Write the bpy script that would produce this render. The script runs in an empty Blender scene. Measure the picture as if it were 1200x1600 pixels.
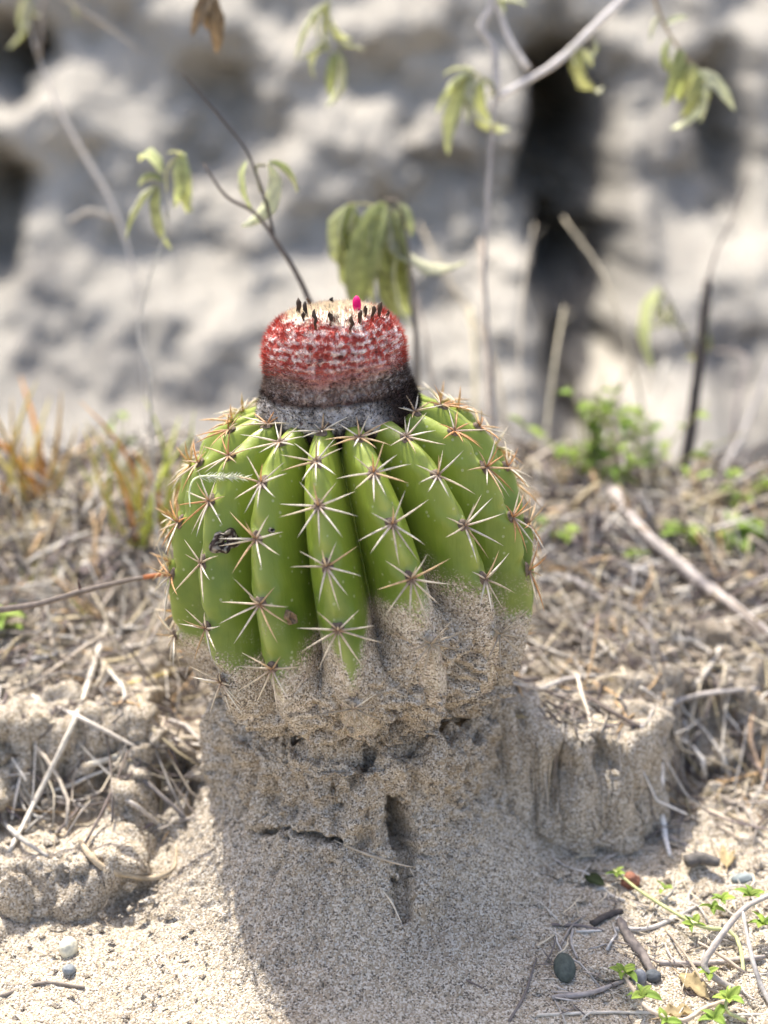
import bpy, math, random
import numpy as np
from mathutils import Vector, Matrix, Quaternion

random.seed(7)
RNG = np.random.default_rng(7)
SC = bpy.context.scene
COL = SC.collection

# ------------------------------------------------------------------ camera
PITCH = math.radians(17.0)
FPX = 2198.0                                   # focal length in photo pixels (1200 x 1600)
CAM = np.array([0.0215, -0.861, 0.498])
cam_data = bpy.data.cameras.new('camera')
cam = bpy.data.objects.new('camera', cam_data)
COL.objects.link(cam)
cam.location = CAM
cam.rotation_euler = (math.pi / 2 - PITCH, 0, 0)
cam_data.sensor_fit = 'VERTICAL'
cam_data.sensor_height = 36.0
cam_data.lens = 36.0 * FPX / 1600.0
cam_data.clip_start = 0.02
cam_data.clip_end = 500.0
cam_data.dof.use_dof = True
cam_data.dof.focus_distance = 0.835
cam_data.dof.aperture_fstop = 2.9
SC.camera = cam

# ------------------------------------------------------------------ world, sun, exposure
SUN = Vector((-0.25, 0.44, 1.0)).normalized()   # towards the sun
world = bpy.data.worlds.new('World')
SC.world = world
world.use_nodes = True
wn = world.node_tree
wn.nodes.clear()
w_out = wn.nodes.new('ShaderNodeOutputWorld')
w_bg = wn.nodes.new('ShaderNodeBackground')
w_sky = wn.nodes.new('ShaderNodeTexSky')
w_sky.sky_type = 'NISHITA'
w_sky.sun_disc = False
w_sky.sun_elevation = math.asin(SUN.z)
w_sky.sun_rotation = math.atan2(SUN.x, SUN.y)
w_sky.air_density = 0.75
w_sky.dust_density = 3.5
w_sky.ozone_density = 0.6
w_bg.inputs['Strength'].default_value = 0.15
wn.links.new(w_sky.outputs[0], w_bg.inputs[0])
wn.links.new(w_bg.outputs[0], w_out.inputs[0])

sun_data = bpy.data.lights.new('sun', 'SUN')
sun_data.energy = 2.95
sun_data.angle = math.radians(0.53)
sun_data.color = (1.0, 0.955, 0.88)
sun = bpy.data.objects.new('sun', sun_data)
COL.objects.link(sun)
sun.rotation_euler = (-SUN).to_track_quat('-Z', 'Y').to_euler()
sun.location = (0, 0, 6)

SC.view_settings.view_transform = 'Standard'
SC.view_settings.look = 'None'
SC.view_settings.gamma = 1.0
SC.view_settings.use_curve_mapping = False
SC.view_settings.exposure = 1.28
SC.render.engine = 'CYCLES'
SC.cycles.use_denoising = True
SC.cycles.max_bounces = 8
SC.cycles.diffuse_bounces = 4
SC.cycles.transparent_max_bounces = 8

# ------------------------------------------------------------------ numeric helpers
def ray(px, py):
    d = np.array([(px - 600.0) / FPX, math.cos(PITCH), -math.sin(PITCH)])
    d = d + (800.0 - py) / FPX * np.array([0, math.sin(PITCH), math.cos(PITCH)])
    return d                                     # unit depth along the view axis

def at(px, py, depth):
    return CAM + ray(px, py) * depth

def sstep(a, b, x):
    t = np.clip((np.asarray(x, float) - a) / (b - a), 0, 1)
    return t * t * (3 - 2 * t)

def hash3(ix, iy, iz, seed):
    h = (ix.astype(np.int64) * 374761393 + iy.astype(np.int64) * 668265263 + iz.astype(np.int64) * 2147483647 + seed * 1274126177) & 0xFFFFFFFF
    h = ((h ^ (h >> 13)) * 1274126177) & 0xFFFFFFFF
    h = ((h ^ (h >> 16)) * 2246822519) & 0xFFFFFFFF
    return (h ^ (h >> 15)) & 0xFFFFFFFF

GRAD = np.array([[1,1,0],[-1,1,0],[1,-1,0],[-1,-1,0],[1,0,1],[-1,0,1],[1,0,-1],[-1,0,-1],
                 [0,1,1],[0,-1,1],[0,1,-1],[0,-1,-1],[1,1,0],[-1,1,0],[0,-1,1],[0,-1,-1]], float)

def pnoise(p, seed=0):
    p = np.asarray(p, float)
    i = np.floor(p).astype(np.int64)
    f = p - i
    w = f * f * f * (f * (f * 6 - 15) + 10)
    out = np.zeros(p.shape[:-1])
    for dx in (0, 1):
        wx = w[..., 0] if dx else 1 - w[..., 0]
        for dy in (0, 1):
            wy = w[..., 1] if dy else 1 - w[..., 1]
            for dz in (0, 1):
                wz = w[..., 2] if dz else 1 - w[..., 2]
                g = GRAD[hash3(i[..., 0] + dx, i[..., 1] + dy, i[..., 2] + dz, seed) & 15]
                dot = g[..., 0] * (f[..., 0] - dx) + g[..., 1] * (f[..., 1] - dy) + g[..., 2] * (f[..., 2] - dz)
                out += wx * wy * wz * dot
    return out

def fbm(p, scale, octaves=4, gain=0.5, seed=0, ridged=False):
    p = np.asarray(p, float) * scale
    a, s, tot = 1.0, 0.0, 0.0
    for o in range(octaves):
        n = pnoise(p, seed + o * 17)
        if ridged:
            n = 1 - 2 * np.abs(n)
        s = s + a * n
        tot += a
        a *= gain
        p = p * 2.03 + 11.3
    return s / tot

def fbm2(x, y, scale, octaves=4, gain=0.5, seed=0, ridged=False):
    return fbm(np.stack([x, y, np.full_like(x, 0.37)], -1), scale, octaves, gain, seed, ridged)

def seg_dist(P, poly):
    """distance of points P (...,k) to a polyline, and the parameter along it"""
    best = np.full(P.shape[:-1], 1e9)
    bt = np.zeros(P.shape[:-1])
    n = len(poly) - 1
    for k in range(n):
        a = np.array(poly[k]); b = np.array(poly[k + 1])
        ab = b - a
        t = np.clip(((P - a) @ ab) / max(ab @ ab, 1e-12), 0, 1)
        d = np.linalg.norm(P - (a + t[..., None] * ab), axis=-1)
        m = d < best
        best = np.where(m, d, best)
        bt = np.where(m, (k + t) / n, bt)
    return best, bt

# ------------------------------------------------------------------ mesh helpers
def raw_mesh(name, verts, faces, mat=None, smooth=True, col=None, extra=None):
    me = bpy.data.meshes.new(name)
    verts = np.asarray(verts, np.float32)
    faces = faces if isinstance(faces, list) else np.asarray(faces)
    if isinstance(faces, np.ndarray):
        nf, k = faces.shape
        me.vertices.add(len(verts))
        me.vertices.foreach_set('co', verts.ravel())
        me.loops.add(nf * k)
        me.loops.foreach_set('vertex_index', faces.astype(np.int32).ravel())
        me.polygons.add(nf)
        me.polygons.foreach_set('loop_start', np.arange(0, nf * k, k, dtype=np.int32))
        me.polygons.foreach_set('loop_total', np.full(nf, k, np.int32))
        me.update(calc_edges=True)
        me.validate()
    else:
        me.from_pydata([tuple(map(float, v)) for v in verts], [], faces)
        me.update()
    me.polygons.foreach_set('use_smooth', np.full(len(me.polygons), bool(smooth)))
    if col is not None:
        a = me.color_attributes.new('col', 'FLOAT_COLOR', 'POINT')
        c = np.ones((len(verts), 4), np.float32)
        c[:, :3] = col
        a.data.foreach_set('color', c.ravel())
    for k, v in (extra or {}).items():
        a = me.attributes.new(k, 'FLOAT', 'POINT')
        a.data.foreach_set('value', np.asarray(v, np.float32).ravel())
    if mat:
        me.materials.append(mat)
    return me

def link(name, me, parent=None):
    o = bpy.data.objects.new(name, me)
    COL.objects.link(o)
    if parent is not None:
        o.parent = parent
    return o

def tag(o, label, cat, group=None, kind=None):
    if label: o['label'] = label
    if cat: o['category'] = cat
    if group: o['group'] = group
    if kind: o['kind'] = kind
    return o

def empty(name, loc):
    o = bpy.data.objects.new(name, None)
    o.empty_display_size = 0.02
    COL.objects.link(o)
    o.location = tuple(map(float, loc))
    return o

def grid_faces(nr, nc, wrap=False):
    r = np.arange(nr - 1)[:, None]
    c = np.arange(nc if wrap else nc - 1)[None, :]
    c2 = (c + 1) % nc
    return np.stack([r * nc + c, r * nc + c2, (r + 1) * nc + c2, (r + 1) * nc + c], -1).reshape(-1, 4)

def tube(pts, radii, sides=6, jitter=0.0):
    """tapered tube with closed ends -> verts, quad/tri faces as list"""
    pts = np.asarray(pts, float)
    n = len(pts)
    radii = np.broadcast_to(np.asarray(radii, float), (n,)) if np.ndim(radii) else np.full(n, float(radii))
    V, F = [], []
    tan = np.gradient(pts, axis=0)
    tan /= np.linalg.norm(tan, axis=1)[:, None] + 1e-12
    ref = np.array([0.0, 0.0, 1.0]) if abs(tan[0][2]) < 0.9 else np.array([1.0, 0, 0])
    for i in range(n):
        a = np.cross(tan[i], ref); a /= np.linalg.norm(a) + 1e-12
        b = np.cross(tan[i], a)
        ref = np.cross(a, tan[i]); 
        for k in range(sides):
            th = 2 * math.pi * k / sides
            rr = radii[i] * (1 + (random.uniform(-jitter, jitter) if jitter else 0))
            V.append(pts[i] + rr * (math.cos(th) * a + math.sin(th) * b))
    for i in range(n - 1):
        for k in range(sides):
            k2 = (k + 1) % sides
            F.append((i * sides + k, i * sides + k2, (i + 1) * sides + k2, (i + 1) * sides + k))
    F.append(tuple(range(sides - 1, -1, -1)))
    F.append(tuple((n - 1) * sides + k for k in range(sides)))
    return V, F

def smooth_path(pts, n=4):
    """catmull-rom through control points"""
    P = [np.asarray(p, float) for p in pts]
    if len(P) < 3:
        return [P[0] + (P[-1] - P[0]) * t for t in np.linspace(0, 1, n + 1)]
    Q = [2 * P[0] - P[1]] + P + [2 * P[-1] - P[-2]]
    out = []
    for i in range(1, len(Q) - 2):
        for k in range(n):
            t = k / n
            a, b, c, d = Q[i - 1], Q[i], Q[i + 1], Q[i + 2]
            out.append(0.5 * (2 * b + (c - a) * t + (2 * a - 5 * b + 4 * c - d) * t * t + (3 * b - a - 3 * c + d) * t ** 3))
    out.append(P[-1])
    return out

class Bag:
    """collects many small tubes/needles into one mesh with vertex colours"""
    def __init__(s): s.V, s.F, s.C, s.n = [], [], [], 0
    def add(s, V, F, c):
        s.V.extend(V); s.F.extend([tuple(i + s.n for i in f) for f in F])
        s.C.extend([c] * len(V)); s.n += len(V)

# ------------------------------------------------------------------ materials
def new_mat(name):
    m = bpy.data.materials.new(name)
    m.use_nodes = True
    nt = m.node_tree
    b = nt.nodes['Principled BSDF']
    return m, nt, b

def N(nt, kind, **kw):
    n = nt.nodes.new(kind)
    for k, v in kw.items():
        if k.startswith('_'):
            setattr(n, k[1:], v)
        else:
            n.inputs[k.replace('__', ' ')].default_value = v
    return n

def ramp(nt, stops, interp='LINEAR'):
    n = nt.nodes.new('ShaderNodeValToRGB')
    n.color_ramp.interpolation = interp
    e = n.color_ramp.elements
    while len(e) < len(stops): e.new(0.5)
    for el, (p, c) in zip(e, stops):
        el.position = p
        el.color = (*c, 1) if len(c) == 3 else c
    return n

def mixc(nt, fac, a, b, blend='MIX'):
    n = nt.nodes.new('ShaderNodeMix')
    n.data_type = 'RGBA'; n.blend_type = blend
    for sock, v in ((n.inputs['Factor'], fac), (n.inputs[6], a), (n.inputs[7], b)):
        if isinstance(v, bpy.types.NodeSocket): nt.links.new(v, sock)
        elif isinstance(v, (int, float)): sock.default_value = v
        else: sock.default_value = (*v, 1)
    return n.outputs[2]

def math_n(nt, op, a, b=None, clamp=False):
    n = nt.nodes.new('ShaderNodeMath'); n.operation = op; n.use_clamp = clamp
    for sock, v in zip(n.inputs, (a, b)):
        if v is None: continue
        if isinstance(v, bpy.types.NodeSocket): nt.links.new(v, sock)
        else: sock.default_value = v
    return n.outputs[0]

def sand_nodes(nt, light=(0.62, 0.56, 0.465), mid=(0.41, 0.342, 0.25), dark=(0.10, 0.085, 0.07)):
    """coarse sand: salt-and-pepper grains on a slowly varying tint; returns colour, height"""
    geo = nt.nodes.new('ShaderNodeNewGeometry')
    pos = geo.outputs['Position']
    v = N(nt, 'ShaderNodeTexVoronoi', Scale=1050.0); v.feature = 'F1'
    nt.links.new(pos, v.inputs['Vector'])
    sep = nt.nodes.new('ShaderNodeSeparateColor'); nt.links.new(v.outputs['Color'], sep.inputs[0])
    gr = ramp(nt, [(0.0, dark), (0.10, dark), (0.22, mid), (0.50, mid), (0.72, light), (1.0, (0.80, 0.76, 0.68))])
    nt.links.new(sep.outputs[0], gr.inputs[0])
    big = N(nt, 'ShaderNodeTexNoise', Scale=14.0, Detail=5.0, Roughness=0.6)
    nt.links.new(pos, big.inputs['Vector'])
    bt = ramp(nt, [(0.3, (0.78, 0.76, 0.74)), (0.5, (1.0, 0.98, 0.95)), (0.72, (1.14, 1.10, 1.04))])
    nt.links.new(big.outputs[0], bt.inputs[0])
    c = mixc(nt, 0.16, gr.outputs[0], (0.52, 0.45, 0.35))
    c = mixc(nt, 1.0, c, bt.outputs[0], 'MULTIPLY')
    n2 = N(nt, 'ShaderNodeTexNoise', Scale=420.0, Detail=4.0, Roughness=0.7)
    nt.links.new(pos, n2.inputs['Vector'])
    h = math_n(nt, 'SUBTRACT', n2.outputs[0], math_n(nt, 'MULTIPLY', v.outputs['Distance'], 0.55))
    return c, h

def mat_sand(name='sand', bump=0.9, dist=0.0016):
    m, nt, b = new_mat(name)
    c, h = sand_nodes(nt)
    nt.links.new(c, b.inputs['Base Color'])
    bp = N(nt, 'ShaderNodeBump', Strength=bump, Distance=dist)
    nt.links.new(h, bp.inputs['Height']); nt.links.new(bp.outputs[0], b.inputs['Normal'])
    b.inputs['Roughness'].default_value = 0.95
    b.inputs['Specular IOR Level'].default_value = 0.15
    return m

M = {}
M['sand'] = mat_sand()

def mat_ground():
    m, nt, b = new_mat('ground_soil')
    c, h = sand_nodes(nt)
    a = N(nt, 'ShaderNodeAttribute'); a.attribute_name = 'humus'
    geo = nt.nodes.new('ShaderNodeNewGeometry')
    n1 = N(nt, 'ShaderNodeTexNoise', Scale=90.0, Detail=6.0, Roughness=0.7)
    nt.links.new(geo.outputs['Position'], n1.inputs['Vector'])
    r = ramp(nt, [(0.3, (0.07, 0.055, 0.045)), (0.5, (0.17, 0.14, 0.11)), (0.7, (0.36, 0.30, 0.23))])
    nt.links.new(n1.outputs[0], r.inputs[0])
    nt.links.new(mixc(nt, a.outputs['Fac'], c, r.outputs[0]), b.inputs['Base Color'])
    bp = N(nt, 'ShaderNodeBump', Strength=0.9, Distance=0.0016)
    nt.links.new(h, bp.inputs['Height']); nt.links.new(bp.outputs[0], b.inputs['Normal'])
    b.inputs['Roughness'].default_value = 0.95
    b.inputs['Specular IOR Level'].default_value = 0.15
    return m
M['ground'] = mat_ground()

def mat_body():
    m, nt, b = new_mat('cactus_skin')
    geo = nt.nodes.new('ShaderNodeNewGeometry')
    crest = N(nt, 'ShaderNodeAttribute'); crest.attribute_name = 'crest'
    dust = N(nt, 'ShaderNodeAttribute'); dust.attribute_name = 'dust'
    top_tone = N(nt, 'ShaderNodeAttribute'); top_tone.attribute_name = 'top_tone'
    n1 = N(nt, 'ShaderNodeTexNoise', Scale=38.0, Detail=4.0, Roughness=0.6)
    nt.links.new(geo.outputs['Position'], n1.inputs['Vector'])
    base = ramp(nt, [(0.25, (0.095, 0.165, 0.018)), (0.5, (0.145, 0.215, 0.024)), (0.78, (0.21, 0.275, 0.034))])
    nt.links.new(n1.outputs[0], base.inputs[0])
    top_col = mixc(nt, top_tone.outputs['Fac'], base.outputs[0], (0.27, 0.33, 0.045))
    cr = mixc(nt, math_n(nt, 'MULTIPLY', crest.outputs['Fac'], 0.75), top_col, (0.42, 0.47, 0.13))  # pale yellowish crest line, lightened further to paint its sheen into the colour
    # pale stomata specks
    v = N(nt, 'ShaderNodeTexVoronoi', Scale=190.0)
    nt.links.new(geo.outputs['Position'], v.inputs['Vector'])
    sp = ramp(nt, [(0.0, (1, 1, 1)), (0.14, (1, 1, 1)), (0.20, (0, 0, 0))])
    nt.links.new(v.outputs['Distance'], sp.inputs[0])
    sepv = nt.nodes.new('ShaderNodeSeparateColor'); nt.links.new(v.outputs['Color'], sepv.inputs[0])
    spk = math_n(nt, 'MULTIPLY', sp.outputs[0], math_n(nt, 'GREATER_THAN', sepv.outputs[0], 0.62))
    cr = mixc(nt, math_n(nt, 'MULTIPLY', spk, 0.7), cr, (0.42, 0.45, 0.25))
    # dust: grains
    sc, sh = sand_nodes(nt)
    nd = N(nt, 'ShaderNodeTexNoise', Scale=700.0, Detail=2.0)
    nt.links.new(geo.outputs['Position'], nd.inputs['Vector'])
    nb = N(nt, 'ShaderNodeTexNoise', Scale=60.0, Detail=3.0)
    nt.links.new(geo.outputs['Position'], nb.inputs['Vector'])
    dd = math_n(nt, 'ADD', dust.outputs['Fac'], math_n(nt, 'MULTIPLY', math_n(nt, 'SUBTRACT', nb.outputs[0], 0.5), 0.7))
    dd = math_n(nt, 'MULTIPLY', math_n(nt, 'SUBTRACT', dd, math_n(nt, 'MULTIPLY', math_n(nt, 'SUBTRACT', nd.outputs[0], 0.42), 2.2)), 2.2, True)
    dd = math_n(nt, 'MULTIPLY', dd, sstep_node(nt, dust.outputs['Fac']))
    hz = math_n(nt, 'MULTIPLY', dust.outputs['Fac'], 0.35, True)
    cr = mixc(nt, hz, cr, (0.36, 0.36, 0.22))
    fin = mixc(nt, dd, cr, sc)
    nt.links.new(fin, b.inputs['Base Color'])
    ro = nt.nodes.new('ShaderNodeMapRange')
    ro.inputs[3].default_value = 0.36; ro.inputs[4].default_value = 0.85
    nt.links.new(math_n(nt, 'MAXIMUM', dd, hz), ro.inputs[0])
    nt.links.new(ro.outputs[0], b.inputs['Roughness'])
    b.inputs['Specular IOR Level'].default_value = 0.42
    b.inputs['Subsurface Weight'].default_value = 0.22
    b.inputs['Subsurface Radius'].default_value = (0.6, 0.9, 0.2)
    b.inputs['Subsurface Scale'].default_value = 0.006
    bp = N(nt, 'ShaderNodeBump', Strength=0.30, Distance=0.0014)
    nh = N(nt, 'ShaderNodeTexNoise', Scale=160.0, Detail=3.0)
    vm = nt.nodes.new('ShaderNodeVectorMath'); vm.operation = 'MULTIPLY'; vm.inputs[1].default_value = (1.6, 1.6, 0.22)
    nt.links.new(geo.outputs['Position'], vm.inputs[0]); nt.links.new(vm.outputs[0], nh.inputs['Vector'])
    hh = math_n(nt, 'ADD', nh.outputs[0], math_n(nt, 'MULTIPLY', math_n(nt, 'MULTIPLY', sh, dd), 2.0))
    nt.links.new(hh, bp.inputs['Height']); nt.links.new(bp.outputs[0], b.inputs['Normal'])
    return m

def sstep_node(nt, sock):
    n = nt.nodes.new('ShaderNodeMapRange'); n.interpolation_type = 'SMOOTHSTEP'
    n.inputs[1].default_value = 0.03; n.inputs[2].default_value = 0.35
    nt.links.new(sock, n.inputs[0])
    return n.outputs[0]

M['skin'] = mat_body()

def mat_attr(name, rough=0.8, trans=0.0, spec=0.25, rnd=0.0, bump=0.0, bscale=300.0, tint=None):
    """colour from the vertex attribute 'col', optional translucency and per-object variation"""
    m, nt, b = new_mat(name)
    a = N(nt, 'ShaderNodeAttribute'); a.attribute_name = 'col'
    c = a.outputs['Color']
    if rnd:
        oi = nt.nodes.new('ShaderNodeObjectInfo')
        r = ramp(nt, [(0.0, (1 - rnd,) * 3), (1.0, (1 + rnd,) * 3)])
        nt.links.new(oi.outputs['Random'], r.inputs[0])
        c = mixc(nt, 1.0, c, r.outputs[0], 'MULTIPLY')
    nz = N(nt, 'ShaderNodeTexNoise', Scale=bscale, Detail=4.0)
    geo = nt.nodes.new('ShaderNodeNewGeometry')
    nt.links.new(geo.outputs['Position'], nz.inputs['Vector'])
    rr = ramp(nt, [(0.25, (0.72, 0.72, 0.72)), (0.75, (1.25, 1.25, 1.25))])
    nt.links.new(nz.outputs[0], rr.inputs[0])
    c = mixc(nt, 1.0, c, rr.outputs[0], 'MULTIPLY')
    nt.links.new(c, b.inputs['Base Color'])
    b.inputs['Roughness'].default_value = rough
    b.inputs['Specular IOR Level'].default_value = spec
    if bump:
        bp = N(nt, 'ShaderNodeBump', Strength=bump, Distance=0.001)
        nt.links.new(nz.outputs[0], bp.inputs['Height']); nt.links.new(bp.outputs[0], b.inputs['Normal'])
    if trans:
        out = nt.nodes['Material Output']
        tr = nt.nodes.new('ShaderNodeBsdfTranslucent')
        nt.links.new(c, tr.inputs['Color'])
        mx = nt.nodes.new('ShaderNodeMixShader'); mx.inputs[0].default_value = trans
        nt.links.new(b.outputs[0], mx.inputs[1]); nt.links.new(tr.outputs[0], mx.inputs[2])
        nt.links.new(mx.outputs[0], out.inputs['Surface'])
    return m

M['spine'] = mat_attr('spine_horn', 0.45, 0.22, 0.4, 0.22, bscale=500)
M['wool'] = mat_attr('areole_wool', 0.95, 0.0, 0.1, 0.1, 0.6, 900)
M['ceph'] = mat_attr('cephalium_wool', 0.95, 0.0, 0.1, 0.0, 0.9, 700)
M['bristle'] = mat_attr('bristle', 0.7, 0.55, 0.25, bscale=500)
M['flower'] = mat_attr('flower', 0.6, 0.3, 0.25, bscale=300)
M['bark'] = mat_attr('bark', 0.9, 0.0, 0.2, 0.25, 0.6, 260)
M['straw'] = mat_attr('straw', 0.8, 0.12, 0.25, 0.25, bscale=200)
M['leaf'] = mat_attr('downy_leaf', 0.8, 0.5, 0.12, 0.16, bscale=160)
M['green'] = mat_attr('green_leaf', 0.6, 0.45, 0.25, 0.18, bscale=160)
M['stone'] = mat_attr('stone', 0.8, 0.0, 0.3, 0.0, 0.5, 350)
M['scab'] = mat_attr('cork_scab', 0.95, 0.0, 0.1, 0.0, 0.7, 500)

def mat_cliff():
    m, nt, b = new_mat('cliff_rock')
    geo = nt.nodes.new('ShaderNodeNewGeometry')
    n1 = N(nt, 'ShaderNodeTexNoise', Scale=2.2, Detail=8.0, Roughness=0.62)
    nt.links.new(geo.outputs['Position'], n1.inputs['Vector'])
    r1 = ramp(nt, [(0.28, (0.26, 0.24, 0.215)), (0.5, (0.40, 0.375, 0.325)), (0.72, (0.53, 0.49, 0.415))])
    nt.links.new(n1.outputs[0], r1.inputs[0])
    n2 = N(nt, 'ShaderNodeTexNoise', Scale=26.0, Detail=6.0, Roughness=0.7)
    nt.links.new(geo.outputs['Position'], n2.inputs['Vector'])
    r2 = ramp(nt, [(0.3, (0.78, 0.77, 0.76)), (0.7, (1.15, 1.14, 1.12))])
    nt.links.new(n2.outputs[0], r2.inputs[0])
    nt.links.new(mixc(nt, 1.0, r1.outputs[0], r2.outputs[0], 'MULTIPLY'), b.inputs['Base Color'])
    bp = N(nt, 'ShaderNodeBump', Strength=0.7, Distance=0.02)
    nt.links.new(n2.outputs[0], bp.inputs['Height']); nt.links.new(bp.outputs[0], b.inputs['Normal'])
    b.inputs['Roughness'].default_value = 0.95
    b.inputs['Specular IOR Level'].default_value = 0.1
    return m
M['cliff'] = mat_cliff()

# ------------------------------------------------------------------ terrain height field
PCX, PCY = 0.004, 0.004                          # axis of the earth pedestal

def height(x, y):
    x = np.asarray(x, float); y = np.asarray(y, float)
    w1 = fbm2(x, y, 9.0, 3, 0.5, 3)
    w2 = fbm2(x, y, 30.0, 3, 0.55, 21)
    xc = np.clip(x, -1.5, 1.5)
    z = -0.014 + 0.10 * np.clip(y + 0.08, -0.6, 0.25) + 0.03 * sstep(0.14, 0.45, xc)
    # apron of loose sand around the pedestal
    r = np.hypot(x - PCX, (y - PCY))
    ap = 0.052 * np.exp(-np.clip(r - 0.088, 0, 9) / 0.05)
    z = z + ap * (1 - sstep(0.02, 0.1, y)) * (r > 0) * (1 - sstep(0.22, 0.32, r))
    # left: two rough ledges
    L = sstep(-0.07, -0.135, x)
    s1 = sstep(-0.012, 0.016, y + 0.078 + 0.05 * w1 + 0.016 * w2 + 0.15 * np.clip(-0.19 - x, 0, 0.3))
    z = z + 0.030 * s1 * sstep(-0.125, -0.155, x)
    s2 = sstep(-0.016, 0.02, y - 0.0 + 0.06 * w1 + 0.02 * w2)
    z = z + 0.052 * s2 * L
    # right: bank behind and beside the pedestal
    Rr = sstep(0.05, 0.085, x)
    yb = -0.022 + 0.10 * sstep(0.17, 0.25, xc) + 0.02 * w2 + 0.03 * w1
    s3 = sstep(-0.012, 0.014, y - yb)
    z = z + (0.074 - 0.040 * sstep(0.19, 0.32, xc)) * s3 * Rr
    # middle, behind the cactus
    s4 = sstep(0.03, 0.09, y)
    z = z + 0.075 * s4 * (1 - np.maximum(L, Rr))
    z = z + 0.055 * sstep(0.05, 0.38, y)
    z = z + 0.004 * w2 * (0.4 + sstep(0.0, 0.1, y)) + 0.010 * w1 * sstep(0.0, 0.2, y)
    # the terrace ends and drops into the gully
    edge = 0.47 + 0.10 * w1 + 0.03 * w2 - 0.05 * sstep(-0.1, -0.4, x)
    drop = sstep(0.0, 0.34, y - edge)
    z = z * (1 - drop) + (-0.62 + 0.05 * w1) * drop
    return z

def H(x, y):
    return float(height(np.array([x]), np.array([y]))[0])

def ground_hit(px, py, z_off=0.0):
    d = ray(px, py)
    s = np.linspace(0.55, 3.0, 1600)
    P = CAM + s[:, None] * d
    hh = height(P[:, 0], P[:, 1])
    k = np.argmax(P[:, 2] < hh)
    p = P[k].copy(); p[2] = hh[k] + z_off
    return p

def axis_coords(lo, hi, step, far):
    near = np.arange(lo, hi, step)
    out = [near]
    a, d = [], step
    x = lo
    while x > -far:
        d *= 1.13; x -= d; a.append(x)
    b, d = [], step
    x = near[-1]
    while x < far:
        d *= 1.13; x += d; b.append(x)
    return np.concatenate([a[::-1], near, b])

def build_ground():
    xs = axis_coords(-0.42, 0.46, 0.0019, 60)
    ys = axis_coords(-0.28, 0.66, 0.0019, 60)
    X, Y = np.meshgrid(xs, ys)
    Z = height(X, Y)
    zx = np.gradient(Z, axis=1) / np.gradient(X, axis=1)
    zy = np.gradient(Z, axis=0) / np.gradient(Y, axis=0)
    nrm = np.stack([-zx, -zy, np.ones_like(Z)], -1)
    nrm /= np.linalg.norm(nrm, axis=-1)[..., None]
    steep = sstep(0.35, 1.4, np.hypot(zx, zy))
    P = np.stack([X, Y, Z], -1)
    near = np.exp(-np.clip(np.hypot(X, Y) - 0.8, 0, 99) * 1.2)
    n1 = fbm(P, 55, 4, 0.55, 50)
    n2 = fbm(P * np.array([1, 1, 0.35]), 75, 3, 0.6, 80, ridged=True)
    n3 = fbm(P, 190, 2, 0.6, 60)
    rough = 0.35 + 0.65 * sstep(-0.02, 0.06, Y) + 0.5 * sstep(-0.16, -0.24, X) + 0.3 * sstep(0.17, 0.22, X)
    disp = near * (0.0095 * n1 * np.clip(rough, 0.2, 1.4) + 0.0085 * steep * n2 + 0.0016 * n3 - 0.009 * steep * sstep(0.15, 0.45, fbm(P * np.array([1, 1, 0.5]), 70, 2, 0.5, 85)))
    # rain-loosened clods on the ledges
    cl = fbm(P, 34, 2, 0.5, 95)
    disp += near * 0.012 * sstep(0.12, 0.42, cl) * np.clip(rough - 0.3, 0, 1)
    P = P + nrm * disp[..., None]
    # burrow-like hollow in the left ledge, small undercut beside it
    for (px, py, rad, dep) in ((268, 1222, 0.017, 0.034), (205, 1425, 0.02, 0.02), (238, 1412, 0.014, 0.02), (120, 1270, 0.018, 0.02), (170, 1228, 0.012, 0.018), (250, 1120, 0.015, 0.018), (1110, 1120, 0.02, 0.02), (880, 1205, 0.012, 0.016), (940, 1200, 0.013, 0.016), (855, 1245, 0.01, 0.014)):
        g = ground_hit(px, py)
        q = np.exp(-(((P - g) / rad) ** 2).sum(-1) ** 1.5)
        P[..., 1] += q * dep
        P[..., 2] -= q * dep * 0.4
    humus = sstep(0.03, 0.16, Y + 0.05 * n1 + 0.04 * fbm(P, 12, 3, 0.5, 97)) * (0.55 + 0.75 * fbm(P, 18, 3, 0.6, 98)) * (Y < 1.2)
    humus = np.clip(humus, 0, 0.9)
    o = link('ground', raw_mesh('ground', P.reshape(-1, 3), grid_faces(len(ys), len(xs)), M['ground'], extra={'humus': humus.ravel()}))
    o['kind'] = 'structure'
    return o
build_ground()

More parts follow.
